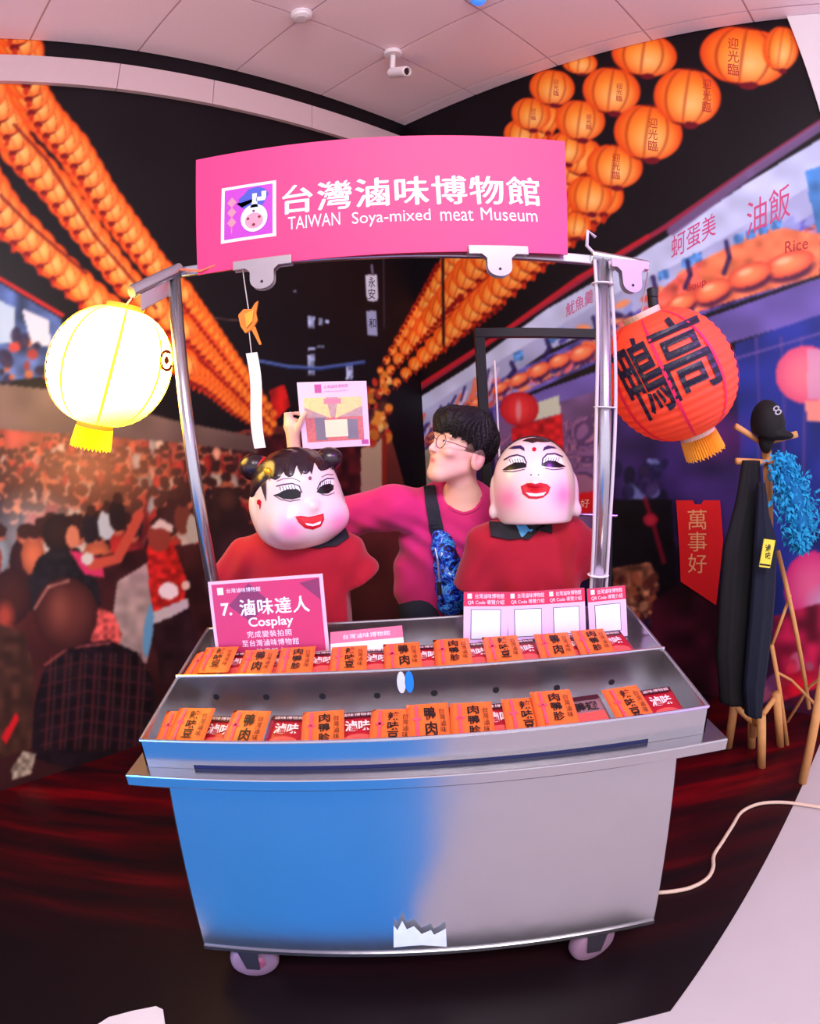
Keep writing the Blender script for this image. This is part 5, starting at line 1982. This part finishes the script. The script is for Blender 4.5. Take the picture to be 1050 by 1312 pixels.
# the raised hand: knuckles and fingertips as (x, y pixel, depth)
HD = 1.985
FING = [[(372, 523, HD), (378, 511, HD + .004), (388, 512, HD + .012), (397, 514, HD + .014)],
        [(368, 530, HD), (371, 518, HD - .004), (383, 520, HD + .010), (394, 523, HD + .014)],
        [(367, 538, HD), (367, 527, HD - .006), (379, 529, HD + .008), (391, 532, HD + .014)],
        [(368, 546, HD), (368, 537, HD - .004), (378, 538, HD + .008), (388, 541, HD + .014)]]
FING = [[aty(*q) for q in f] for f in FING]
THUMB = [aty(379, 556, HD - .004), aty(383, 545, HD - .022), aty(387, 535, HD - .03), aty(391, 529, HD - .031)]
palm = aty(374, 546, HD)


def body_sd(X, Y, Z):
    d = head_sd(X, Y, Z)
    d = smin(d, sd_cone(X, Y, Z, HP(0, -.02, -.05), nb, .052, .055), .03)
    t = sd_ell(X, Y, Z, chest, (.165, .095, .2))
    t = smin(t, sd_ell(X, Y, Z, hip + (0, 0, .06), (.14, .09, .16)), .08)
    t = smin(t, sd_cone(X, Y, Z, sR, sL, .05, .05), .05)
    t = smin(t, sd_cone(X, Y, Z, nb, nb + (0, .01, -.1), .055, .09), .04)
    d = smin(d, t, .03)
    d = smin(d, sd_cone(X, Y, Z, sR, el, .048, .038), .03)
    d = smin(d, sd_cone(X, Y, Z, el, wr, .037, .025), .015)
    lh_ = np.array([sL[0] + .05, sL[1] + .02, hip[2] + .06])
    d = smin(d, sd_cone(X, Y, Z, sL, (sL + lh_) / 2 + (.03, .01, 0), .048, .04), .03)
    d = smin(d, sd_cone(X, Y, Z, (sL + lh_) / 2 + (.03, .01, 0), lh_, .04, .03), .015)
    h = sd_cone(X, Y, Z, wr, palm, .024, .026)
    h = smin(h, sd_cone(X, Y, Z, FING[0][0], FING[3][0], .013, .012), .016)
    for f, r in zip(FING, (.0092, .0098, .0092, .0080)):
        q = sd_cone(X, Y, Z, f[0], f[1], r * 1.1, r)
        q = np.minimum(q, sd_cone(X, Y, Z, f[1], f[2], r, r * .92))
        q = np.minimum(q, sd_cone(X, Y, Z, f[2], f[3], r * .92, r * .8))
        h = smin(h, q, .005)
    q = sd_cone(X, Y, Z, THUMB[0], THUMB[1], .013, .011)
    q = np.minimum(q, sd_cone(X, Y, Z, THUMB[1], THUMB[2], .011, .0098))
    q = np.minimum(q, sd_cone(X, Y, Z, THUMB[2], THUMB[3], .0098, .008))
    h = smin(h, q, .008)
    return smin(d, h, .008)


def skin_cols(W):
    C = np.tile(rgb((240, 190, 172)).astype(float), (len(W), 1))
    q = (W - hc) @ HM
    for (x, y, z, r, c, a) in ((-.05, .07, -.035, .03, (240, 160, 156), .25), (.05, .07, -.035, .03, (240, 160, 156), .25), (-.084, -.02, -.01, .03, (236, 150, 140), .5)):
        w = np.exp(-((q - (x, y, z)) ** 2).sum(1) / r ** 2)[:, None] * a
        C = C * (1 - w) + rgb(c) * w
    w = np.exp(-((q[:, 0] / .014) ** 4 + ((q[:, 2] + .059) / .0085) ** 4)) * (q[:, 1] > .07) * .8
    C = C * (1 - w[:, None]) + rgb((214, 104, 108)) * w[:, None]
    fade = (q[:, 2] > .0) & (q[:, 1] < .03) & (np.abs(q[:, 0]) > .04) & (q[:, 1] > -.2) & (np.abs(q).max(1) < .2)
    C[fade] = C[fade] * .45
    return C


lo = np.array([min(el[0], palm[0]) - .06, 1.80, hip[2] - .1])
hi = np.array([sL[0] + .16, 2.22, HP(0, 0, .16)[2] + .02])
bod = net_object('body', body_sd, lo, hi, .0042, SKIN, per, skin_cols, it=1)


def tee_sd(X, Y, Z):
    t = sd_ell(X, Y, Z, chest + (-.005, 0, .0), (.192, .118, .215))
    t = smin(t, sd_ell(X, Y, Z, hip + (-.005, 0, .04), (.185, .115, .24)), .1)
    t = smin(t, sd_cone(X, Y, Z, sR + (0, 0, .006), sL + (0, 0, .006), .064, .064), .05)
    t = smin(t, sd_cone(X, Y, Z, nb + (0, 0, -.03), nb + (0, .01, -.12), .066, .1), .04)
    sl_end = sR + (el - sR) * .86
    t = smin(t, sd_cone(X, Y, Z, sR + (.01, 0, -.012), sl_end, .078, .074), .04)
    sl2 = sL + np.array([.09, .02, -.2])
    t = smin(t, sd_cone(X, Y, Z, sL, sl2, .07, .075), .04)
    fold = .0055 * np.sin(42 * (X + .9 * Z) + 5 * np.sin(11 * Z + 3 * X)) * np.clip((1.22 - Z) / .15, 0, 1)
    fold += .004 * np.sin(60 * (Z - .6 * X)) * np.clip((sR[0] + .06 - X) / .12, 0, 1)
    t = t + fold
    ax = (el - sR) / np.linalg.norm(el - sR)
    cut = (X - sl_end[0]) * ax[0] + (Y - sl_end[1]) * ax[1] + (Z - sl_end[2]) * ax[2]
    t = np.where(X < sR[0], smax(t, cut, .008), t)
    t = smax(t, sl2[2] - Z, .01) if False else t
    t = smax(t, .78 - Z, .012)
    nk = (HP(0, -.02, -.05) - nb)
    nk = nk / np.linalg.norm(nk)
    t = smax(t, -sd_cone(X, Y, Z, nb + (-.006, -.01, 0) - nk * .012, nb + nk * .2, .066, .075), .01)
    return t


tee = net_object('t_shirt', tee_sd, lo - (.04, .05, .1), hi + (.06, .05, -.2), .006, TEE, per, it=2)
# ribbed neckline
ring = []
nk = (HP(0, -.02, -.05) - nb)
nk = nk / np.linalg.norm(nk)
a_ = np.cross(nk, Y1)
a_ /= np.linalg.norm(a_)
b_2 = np.cross(nk, a_)
tt_ = bvh_of(tee)
for k in range(40):
    g_ = 2 * math.pi * k / 40
    p = nb + (-.006, -.01, 0) + .071 * (a_ * math.cos(g_) + b_2 * math.sin(g_))
    h_ = tt_.find_nearest(Vector(p))
    ring.append(np.array(h_[0]))
ring.append(ring[0])
MB().tube(ring, .0065, 8, cap=False).build('neckband', TEE, per, smooth=True)


def hair_sd(X, Y, Z):
    lx, ly, lz = local(X, Y, Z, hc, HM)
    d = sd_ell(X, Y, Z, HP(0, -.020, .052), (.096, .122, .108), HM)
    d = smin(d, sd_ell(X, Y, Z, HP(-.01, .055, .088), (.082, .064, .050), HM), .03)
    edge = .008 * np.sin(120 * ly + 90 * lx) + .006 * np.sin(210 * ly - 80 * lx) + np.interp(ly, [-.14, -.06, -.03, .0, .02, .05, .075, .09, .13], [-.05, -.036, .0, .018, .026, .040, .036, .036, .045])
    d = smax(d, edge - lz, .006)
    d = d + .004 * np.sin(34 * lx + 12 * lz + 1.3) * np.sin(30 * ly - 10 * lz)
    ph_ = np.arctan2(lx + .02, ly + .045)
    st = np.sin(46 * ph_ + 5 * np.sin(5 * ph_ + 30 * lz)) + .5 * np.sin(85 * lx + 30 * lz) * np.sin(70 * ly - 25 * lz)
    return d + .0035 * st


net_object('hair', hair_sd, hc - .2, hc + .22, .0038, HAIR, per, it=0)
# glasses: thin wire rims in the plane of the face
GW = mat('glasses_wire', (120, 60, 70), .3, .5, vary=0)
gp = HP(0, .104, .0)
Fv = HM[:, 1]


def gpt(x, y):
    v = rays((x, y))[0]
    return CAM + v * (((gp - CAM) @ Fv) / (v @ Fv))


def face_plane(x, z):
    return HP(x, .108, z)


gl = None
for s in (-1, 1):
    pts = [face_plane(s * .034 + .026 * math.cos(a), .008 + .024 * math.sin(a)) for a in np.linspace(0, 2 * math.pi, 29)]
    o = MB().tube(pts, .0014, 6, cap=False).build('glasses' if gl is None else 'rim', GW, per if gl is None else gl, smooth=True)
    gl = gl or o
    MB().tube([HP(s * .060, .106, .012), HP(s * .076, .085, .012), HP(s * .083, .0, .008), HP(s * .086, -.03, .004), HP(s * .084, -.045, -.014)], .0015, 6).build('temple', GW, gl, smooth=True)
MB().tube([HP(-.009, .109, .012), HP(0, .114, .015), HP(.009, .109, .012)], .0014, 6).build('bridge', GW, gl, smooth=True)
for s in (-1, 1):
    e_ = MB().ball(HP(s * .031, .0865, .010), (.0095, .0095, .0095), 16, 10).build('eye', mat('eye_clear', (236, 228, 226), .2, vary=0), per, smooth=True)
    MB().ball(HP(s * .031, .0930, .012), (.0048, .0048, .0048), 12, 8).build('iris', mat('iris_dark', (26, 16, 14), .2, vary=0), e_, smooth=True)
    pts = [HP(s * (.014 + .034 * t), .098 - .012 * t * t * 2, .040 + .006 * math.sin(t * 2.2)) for t in np.linspace(0, 1, 8)]
    MB().tube(pts, [.0012, .002, .0024, .0024, .0022, .002, .0016, .0008], 6).build('brow', HAIR, per, smooth=True)
# trousers and shoes (behind the cart)
JEAN = mat('dark_trousers', (34, 36, 52), .85, vary=.1)


def leg_sd(X, Y, Z):
    d = sd_ell(X, Y, Z, hip + (0, 0, -.02), (.17, .115, .13))
    for s in (-1, 1):
        k = hip + np.array([s * .1, -.01, -.4])
        d = smin(d, sd_cone(X, Y, Z, hip + (s * .085, 0, -.06), k, .095, .07), .04)
        d = smin(d, sd_cone(X, Y, Z, k, (hip[0] + s * .11, hip[1], .1), .07, .06), .02)
    return d


net_object('trousers', leg_sd, (hip[0] - .28, hip[1] - .18, .02), (hip[0] + .28, hip[1] + .18, hip[2] + .14), .011, JEAN, per)
for s in (-1, 1):
    MB().ball((hip[0] + s * .115, hip[1] - .05, .05), (.048, .125, .05), 20, 12).build('shoe', mat('shoe_grey', (70, 66, 74), .6, vary=.1), per, smooth=True)

# ---- sling bag and strap
tt_ = bvh_of(tee)


def bag_mat():
    m = bpy.data.materials.new('blue_camouflage')
    m.use_nodes = True
    nt = m.node_tree
    b = nt.nodes['Principled BSDF']
    b.inputs['Roughness'].default_value = .45
    tc = nt.nodes.new('ShaderNodeTexCoord')
    n = nt.nodes.new('ShaderNodeTexNoise')
    n.inputs['Scale'].default_value = 26
    n.inputs['Detail'].default_value = 1.5
    n.inputs['Distortion'].default_value = 2.2
    r = nt.nodes.new('ShaderNodeValToRGB')
    r.color_ramp.interpolation = 'CONSTANT'
    el_ = r.color_ramp.elements
    el_[0].position, el_[0].color = 0, (*lin((8, 12, 44)), 1)
    el_[1].position, el_[1].color = .42, (*lin((20, 60, 190)), 1)
    for p, c in ((.52, (70, 170, 240)), (.58, (24, 40, 150)), (.66, (206, 230, 250))):
        e = el_.new(p)
        e.color = (*lin(c), 1)
    nt.links.new(tc.outputs['Object'], n.inputs['Vector'])
    nt.links.new(n.outputs['Fac'], r.inputs[0])
    nt.links.new(r.outputs[0], b.inputs['Base Color'])
    return m


bc0, bc1 = aty(563, 690, 1.92), aty(578, 772, 1.93)
bag = thing('sling_bag', (bc0 + bc1) / 2, 'blue and black patterned sling bag worn across the pink T-shirt', 'bag')


def bag_sd(X, Y, Z):
    d = sd_cone(X, Y, Z, bc0, bc1, .03, .052)
    d = smin(d, sd_cone(X, Y, Z, bc0 + (.02, .01, -.03), bc1 + (.028, .015, .03), .035, .048), .03)
    return d + .003 * np.sin(90 * Z + 40 * X)


bo = net_object('pouch_body', bag_sd, np.minimum(bc0, bc1) - .11, np.maximum(bc0, bc1) + .12, .006, bag_mat(), bag)
mb = MB()
wrap(mb, strip_fill([(549, 612), (552, 640), (557, 665), (562, 692)], [15, 16, 17, 17], 4), tt_, .008)
so = mb.build('strap', mat('black_strap', (16, 18, 34), .7, vary=.05), bag)
so.modifiers.new('thickness', 'SOLIDIFY').thickness = .004
MB().tube([aty(557, 702, 1.87), aty(560, 715, 1.86), aty(563, 745, 1.86), aty(566, 760, 1.865)], .0035, 8).build('zip', mat('zip_silver', (190, 200, 220), .3, .8, vary=0), bag)
MB().tube([aty(562, 746, 1.855), aty(563, 762, 1.855)], .008, 10).build('zip_pull', BLACK, bag)

# ---- the photo card in the raised hand
kc = [aty(x, y, 1.972) for x, y in ((388, 576), (474, 571), (469, 488), (380, 490))]
kn = np.cross(kc[1] - kc[0], kc[3] - kc[0])
kn /= np.linalg.norm(kn)
kn = kn if kn[1] < 0 else -kn
card = thing('photo_card', (kc[0] + kc[1]) / 2, 'square lilac card with a street photo held up in a hand', 'card')
mb = MB()
mb.add(kc + [p - kn * .002 for p in kc], [(0, 1, 2, 3), (7, 6, 5, 4), (0, 4, 5, 1), (1, 5, 6, 2), (2, 6, 7, 3), (3, 7, 4, 0)])
mb.build('card', CARD, card)


def on_card(u, v, lift):
    a = kc[0] * (1 - u) + kc[1] * u
    b = kc[3] * (1 - u) + kc[2] * u
    return a * (1 - v) + b * v + kn * lift


def card_patch(name, pts, m, lift, parent=card):
    V = [on_card(u, v, lift) for u, v in pts]
    return MB().add(V, [tuple(range(len(V)))]).build(name, m, parent)


R4 = lambda a, b, c, d: [(a, b), (c, b), (c, d), (a, d)]
pic = card_patch('picture', R4(.08, .1, .92, .76), mat('picture_grey', (180, 150, 160), .5, vary=.25, scale=60), .0006)
card_patch('photo_people', R4(.08, .1, .92, .46), mat('picture_rose', (196, 110, 120), .5, vary=.35, scale=90), .0009, pic)
card_patch('photo_lanterns', [(.08, .76), (.08, .62), (.46, .44), (.40, .76)], mat('picture_gold', (240, 204, 150), .5, vary=.2, scale=80), .0010, pic)
card_patch('photo_lanterns', [(.92, .76), (.92, .62), (.52, .44), (.58, .76)], MATS['picture_gold'], .0010, pic)
card_patch('photo_sign', R4(.37, .66, .62, .74), mat('picture_pink', (232, 130, 160), .5, vary=.05), .0013, pic)
card_patch('photo_shadow', R4(.22, .12, .38, .46), mat('picture_slate', (120, 116, 140), .5, vary=.2), .0012, pic)
card_patch('photo_shadow', R4(.68, .12, .84, .42), MATS['picture_slate'], .0012, pic)
card_patch('photo_cart', R4(.36, .16, .69, .42), mat('picture_cream', (232, 218, 196), .5, vary=.05), .0015, pic)
card_patch('emblem', R4(.25, .83, .35, .96), mat('card_violet', (180, 80, 160), .5, vary=.2, scale=200), .0006)
kx = (kc[1] - kc[0]) / np.linalg.norm(kc[1] - kc[0])
kz = np.cross(kx, -kn) * -1
kz = kz if kz[2] > 0 else -kz
mb = MB()
text_on(mb, '台灣滷味博物館', on_card(.56, .925, .0007), kx, kz, .085, .013)
mb.build('lettering', MATS['card_violet'], card)
mb = MB()
text_on(mb, 'TAIWAN Soya-mixed meat Museum', on_card(.56, .85, .0007), kx, kz, .085, .007)
mb.build('lettering', MATS['card_violet'], card)
card_patch('corner_mark', R4(.88, .03, .98, .1), MATS['card_violet'], .0007)

# ---- black garment rack behind
RB = mat('black_rail', (14, 12, 16), .4, vary=.05)
q0, q1 = aty(614, 437, 2.35), aty(769, 419, 2.35)
gr = thing('garment_rack', (q0[0], 2.35, 0), 'black square-tube garment rack standing behind the red shirts', 'rack')
zt = (q0[2] + q1[2]) / 2
MB().box((q0[0] - .02, 2.33, zt - .02), (q1[0] + .02, 2.37, zt + .02)).build('top_rail', RB, gr, bevel=.002)
for x in (q0[0], q1[0]):
    MB().box((x - .02, 2.33, .0), (x + .02, 2.37, zt - .02)).build('upright', RB, gr, bevel=.002)
    MB().box((x - .02, 2.15, .004), (x + .02, 2.55, .034)).build('foot', RB, gr, bevel=.002)
MB().tube([(q0[0] + .055, 2.33, .3), (q0[0] + .055, 2.33, zt - .12)], .004, 8).build('rod', WHITE, gr)
MB().tube([aty(737, 659, 2.33), aty(790, 661, 2.33)], .006, 8).build('cross_rod', POLE, gr)

# ================================================================== RIGHT HAND SIDE: coat stand and costumes
ptop, pbase = aty(981, 562, 1.92), np.array([1.52, 1.93, .12])
cs = thing('coat_stand', (pbase[0], pbase[1], 0), 'pale wooden coat stand with peg arms and splayed feet', 'coat stand')
MB().tube([pbase, ptop], .02, 14).build('pole', WOOD, cs, smooth=True)
for (x0, y0_), (x1, y1_), yy in (((984, 566), (1021, 556), 1.86), ((980, 570), (942, 546), 1.92), ((982, 595), (996, 592), 1.80), ((980, 592), (971, 593), 1.86), ((978, 592), (943, 591), 1.9)):
    MB().tube([aty(x0, y0_, 1.92), aty(x1, y1_, yy)], [.012, .013], 12).build('peg', WOOD, cs, smooth=True)
feet = [atz(975, 983, 0), atz(932, 958, 0), atz(999, 956, 0), atz(962, 958, 0)]
tops = [aty(975, 917, feet[0][1] + .01), aty(941, 898, feet[1][1] - .08), aty(994, 888, feet[2][1] - .02), aty(963, 915, feet[3][1] - .04)]
for f, tp_ in zip(feet, tops):
    MB().tube([f + (0, 0, .0), tp_], .021, 12).build('foot', WOOD, cs, smooth=True)
    MB().tube([tp_ - (0, 0, .02), pbase + (0, 0, .06)], .014, 10).build('strut', WOOD, cs, smooth=True)


def drape(name, label, cat, top, bot, pxs, Y0, depth, material, seed, nf=7):
    """hanging cloth: pixel outline rows (y, xleft, xright) turned into a folded sleeve of cloth"""
    V, F = [], []
    n = 48
    r_ = np.random.default_rng(seed)
    ph = r_.uniform(0, 6.28, 3)
    rows = []
    for (y, xl, xr) in pxs:
        a, b = aty(xl, y, Y0), aty(xr, y, Y0)
        rows.append((a, b))
    k = 40
    ts = np.linspace(0, len(rows) - 1, k)
    for t in ts:
        i = min(int(t), len(rows) - 2)
        w = t - i
        w = w * w * (3 - 2 * w) * .5 + w * .5
        a = rows[i][0] * (1 - w) + rows[i + 1][0] * w
        b = rows[i][1] * (1 - w) + rows[i + 1][1] * w
        c_, hw = (a + b) / 2, (b - a) / 2
        for j in range(n):
            g_ = 2 * math.pi * j / n
            fo = 1 + .10 * math.sin(nf * g_ + ph[0] + .03 * t * 3) + .05 * math.sin(nf * 2 * g_ + ph[1])
            dd = depth * (.5 + .5 * t / len(rows))
            V.append(c_ + hw * math.cos(g_) * (.96 + .04 * fo) + np.array([0, dd * math.sin(g_) * fo, 0]))
    for i in range(k - 1):
        for j in range(n):
            F.append((i * n + j, (i + 1) * n + j, (i + 1) * n + (j + 1) % n, i * n + (j + 1) % n))
    F.append(tuple(range(n)))
    F.append(tuple((k - 1) * n + j for j in range(n))[::-1])
    base = (rows[-1][0] + rows[-1][1]) / 2
    t_ = thing(name, base, label, cat)
    MB().add(V, F).build('cloth', material, t_, smooth=True)
    return t_


BLK = mat('black_robe', (10, 10, 14), .8, vary=.2, scale=20)
NAVY = mat('navy_robe', (10, 18, 40), .8, vary=.15, scale=20)
rb1 = drape('black_robe', 'long black robe hanging from a peg of the wooden coat stand', 'robe', None, None,
            [(590, 951, 972), (640, 943, 974), (700, 927, 972), (770, 921, 966), (840, 917, 960), (900, 922, 956)], 1.86, .05, BLK, 1)
rb2 = drape('navy_robe', 'dark navy robe with a yellow cloth patch on the coat stand', 'robe', None, None,
            [(618, 970, 978), (660, 968, 984), (690, 966, 994), (760, 962, 992), (830, 956, 985), (880, 952, 978), (916, 955, 974)], 1.78, .04, NAVY, 2)
yc = aty(982, 708, 1.715)
yt = MB().prism([(-.034, -.05), (.018, -.058), (.034, .044), (-.02, .052)], yc, X1, Z1, (0, -1, 0), .004).build('patch', mat('yellow_patch', (238, 220, 70), .6, vary=.05), rb2)
mb = MB()
text_on(mb, '滷味', yc + (.002, -.0048, .004), np.array([.98, 0, .1]), np.array([-.12, 0, .98]), .026, .06, vertical=True, bold=.02)
mb.build('patch_lettering', BLACK, rb2)
MB().prism([(-.034, -.043), (.018, -.051), (.017, -.045), (-.033, -.037)], yc + (0, -.0045, 0), X1, Z1, (0, -1, 0), .001).build('patch_stripe', BLACK, rb2)

cp = aty(983, 540, 1.88)
cap = thing('black_hat', cp - (0, 0, .06), 'black sports hat with a small white mark on top of the coat stand', 'hat')
CM_ = frame((.35, -.9, -.2), (-.1, .1, 1))


def cap_sd(X, Y, Z):
    d = sd_ell(X, Y, Z, cp + (0, 0, -.01), (.07, .075, .095))
    lx, ly, lz = local(X, Y, Z, cp, CM_)
    d = smax(d, -.055 - lz, .006)
    br = sd_ell(X, Y, Z, cp + np.array([.035, -.03, -.05]), (.062, .06, .02))
    d = smin(d, br, .012)
    d = smin(d, sd_ell(X, Y, Z, cp + np.array([-.01, 0, -.075]), (.03, .03, .05)), .02)
    return d


cpo = net_object('crown', cap_sd, cp - .16, cp + .16, .005, mat('cap_black', (12, 11, 14), .75, vary=.1), cap)
mb = MB()
wrap(mb, split_long(*(lambda v, f: (v, f))(*px_glyphs('8', 995, 526, 9, 12, 30)), 4), bvh_of(cpo), .002)
mb.build('mark', mat('grey_mark', (170, 170, 180), .5, vary=0), cap)

fb = thing('feather_boa', aty(1022, 720, 1.8), 'fluffy turquoise feather boa hanging on the coat stand', 'boa')
r_ = np.random.default_rng(9)
V, F = [], []
for _ in range(1500):
    t = r_.uniform(0, 1)
    wd = np.interp(t, [0, .2, .6, .9, 1], [8, 22, 24, 16, 6])
    x = np.interp(t, [0, .3, .7, 1], [1000, 1014, 1024, 1026]) + r_.normal(0, .5) * wd
    y = np.interp(t, [0, 1], [582, 702])
    root_ = aty(x, y, 1.80 + r_.normal(0, .02))
    out = np.array([r_.normal(0, 1), r_.normal(0, 1) - .3, r_.normal(0, .8) - .5])
    out /= np.linalg.norm(out)
    L_ = r_.uniform(.018, .042)
    sd_ = np.cross(out, r_.normal(0, 1, 3))
    sd_ /= np.linalg.norm(sd_)
    n_ = np.cross(out, sd_)
    k_ = len(V)
    wv = r_.uniform(.005, .010)
    V += [root_, root_ + out * L_ * .5 + sd_ * wv, root_ + out * L_ * .5 - sd_ * wv, root_ + out * L_ * .55 + n_ * wv * .7, root_ + out * L_ + np.array([0, 0, -.006])]
    F += [(k_, k_ + 1, k_ + 3), (k_, k_ + 3, k_ + 2), (k_ + 1, k_ + 4, k_ + 3), (k_ + 3, k_ + 4, k_ + 2), (k_, k_ + 2, k_ + 1), (k_ + 1, k_ + 2, k_ + 4)]
MB().tube([aty(1000, 588, 1.80), aty(1014, 630, 1.80), aty(1024, 670, 1.80), aty(1026, 698, 1.80)], [.02, .04, .04, .02], 14).build('boa_core', mat('turquoise_core', (16, 110, 170), .9, vary=.3, scale=50), fb, smooth=True)
fo_ = MB().add(V, F).build('feathers', mat('turquoise_feather', (34, 160, 214), .8, vary=.3, scale=40), fb)
tag(fo_, kind='stuff')

# red hanging banner on the wall
bp = [(866, 641), (887, 641), (890, 646), (898, 646), (901, 641), (922, 641), (926, 692), (917, 775), (872, 745)]
BV = [wall_hit(DR, x, y, .03) for x, y in bp]
bn = np.array([-DR[1], DR[0], 0]) * -1
bn = bn if bn[1] < 0 else -bn
ban = thing('red_banner', (BV[-2] + BV[-1]) / 2, 'bright red cloth banner with pale brush lettering on the mural wall', 'banner')
n = len(BV)
MB().add(BV + [p + bn * .006 for p in BV], [tuple(range(n)), tuple(range(n, 2 * n))[::-1]] + [(i, n + i, n + (i + 1) % n, (i + 1) % n) for i in range(n)]).build('cloth', mat('banner_red', (226, 14, 24), .7, vary=.05), ban)
c = wall_hit(DR, 893, 694, .038)
a = wall_hit(DR, 894, 694, .038) - c
b = wall_hit(DR, 893, 693, .038) - c
mb = MB()
text_on(mb, '萬事好', c, a, b, 24, 84, vertical=True)
mb.build('lettering', mat('banner_gold', (244, 170, 120), .6, vary=.1), ban)

# wooden easel at the right edge
ez_t = thing('wooden_easel', atz(1028, 1003, 0), 'pale wooden easel with thin crossed legs beside the coat stand', 'easel')
MB().tube([atz(1027, 1003, 0), aty(1056, 850, 1.72)], .022, 12).build('leg', WOOD, ez_t, smooth=True)
MB().tube([atz(1008, 955, 0), aty(988, 826, 2.02)], .011, 10).build('leg', WOOD, ez_t, smooth=True)
MB().tube([aty(1036, 908, 1.95), aty(996, 706, 2.0)], .011, 10).build('leg', WOOD, ez_t, smooth=True)
MB().tube([aty(988, 828, 2.02), aty(1012, 762, 2.02)], .008, 8).build('brace', WOOD, ez_t, smooth=True)
MB().tube([aty(996, 862, 2.02), aty(1014, 872, 2.0), aty(1046, 905, 1.8)], .007, 8).build('brace', WOOD, ez_t, smooth=True)
MB().tube([aty(1008, 925, 2.0), aty(1036, 880, 1.95), aty(1054, 866, 1.74)], .008, 8).build('brace', WOOD, ez_t, smooth=True)

# ---- mains cable on the floor
cpx = [(1060, 1036), (1030, 1031), (1000, 1028), (972, 1030), (950, 1040), (938, 1058), (924, 1080), (914, 1096), (913, 1112), (905, 1126), (885, 1137), (862, 1142), (838, 1144)]
CP = [atz(x, y, .012) for x, y in cpx]
D2 = []
for i in range(len(CP) - 1):
    for t in np.linspace(0, 1, 5)[:-1]:
        p0, p1, p2, p3 = CP[max(i - 1, 0)], CP[i], CP[i + 1], CP[min(i + 2, len(CP) - 1)]
        D2.append(.5 * (2 * p1 + (p2 - p0) * t + (2 * p0 - 5 * p1 + 4 * p2 - p3) * t * t + (3 * p1 - p0 - 3 * p2 + p3) * t ** 3))
cab = MB().tube(D2, .0075, 10).build('mains_cable', mat('cream_cable', (236, 206, 190), .5, vary=.03), smooth=True, loc=CP[6] * (1, 1, 0))
tag(cab, 'cream mains cable curling from the cart across the dark red floor', 'cable')

# ---- white sheet at the front edge of the dark floor
wp = [atz(x, y, .004) for x, y in ((118, 1318), (140, 1304), (170, 1296), (200, 1290), (209, 1294), (213, 1322), (160, 1345))]
n = len(wp)
ws = MB().add(wp + [p + (0, 0, .004) for p in wp], [tuple(range(n)), tuple(range(n, 2 * n))[::-1]] + [(i, n + i, n + (i + 1) % n, (i + 1) % n) for i in range(n)]).build('paper_sheet', mat('white_paper', (236, 232, 244), .6, vary=.02), loc=wp[2] * (1, 1, 0))
tag(ws, 'white paper sheet lying on the dark floor before the cart', 'paper')

# ---- devices on the ceiling
DEV = mat('device_white', (232, 220, 226), .4, vary=.02)
LENS = mat('lens_dark', (40, 24, 26), .1, vary=0)
k0 = atz(503, 67, ZC - .01)
sc2 = thing('security_camera', k0, 'white bullet security camera on an arm under the ceiling tiles', 'security camera')
MB().lathe([(.0001, -.03), (.05, -.03), (.055, -.02), (.055, -.001), (.0001, -.001)], k0, (0, 0, 1), 24).build('base', DEV, sc2)
j = k0 + (-.01, .02, -.16)
MB().tube([k0 + (0, 0, -.03), j], .016, 12).build('arm', DEV, sc2)
cdir = np.array([.62, -.6, -.4])
cdir /= np.linalg.norm(cdir)
MB().lathe([(.0001, -.05), (.03, -.045), (.036, -.03), (.036, .09), (.03, .1), (.026, .1), (.024, .085), (.0001, .085)], j + cdir * .03, cdir, 22).build('barrel', DEV, sc2)
MB().lathe([(.0001, .086), (.023, .086), (.023, .088), (.0001, .09)], j + cdir * .03, cdir, 18).build('lens', LENS, sc2)
k1 = atz(386, 18, ZC - .01)
sd = thing('smoke_detector', k1, 'round white smoke detector on the ceiling', 'smoke detector')
MB().lathe([(.0001, -.045), (.03, -.044), (.05, -.034), (.056, -.018), (.06, -.016), (.06, -.001), (.0001, -.001)], k1, (0, 0, 1), 28).build('cover', DEV, sd)
k2 = atz(612, -2, ZC - .01)
ld = thing('ceiling_sensor', k2, 'small blue glass dome sensor on the ceiling tiles', 'sensor')
MB().lathe([(.0001, -.012), (.05, -.012), (.06, -.001), (.0001, -.001)], k2, (0, 0, 1), 24).build('base', DEV, ld)
MB().lathe([(.0001, -.05), (.02, -.046), (.036, -.03), (.04, -.012), (.0001, -.012)], k2, (0, 0, 1), 24).build('dome', mat('blue_glass', (60, 120, 230), .1, vary=0, emit=(60, 120, 240), estr=.6), ld)

# bookkeeping keys are not part of the scene
for o in bpy.data.objects:
    if '_w' in o:
        del o['_w']
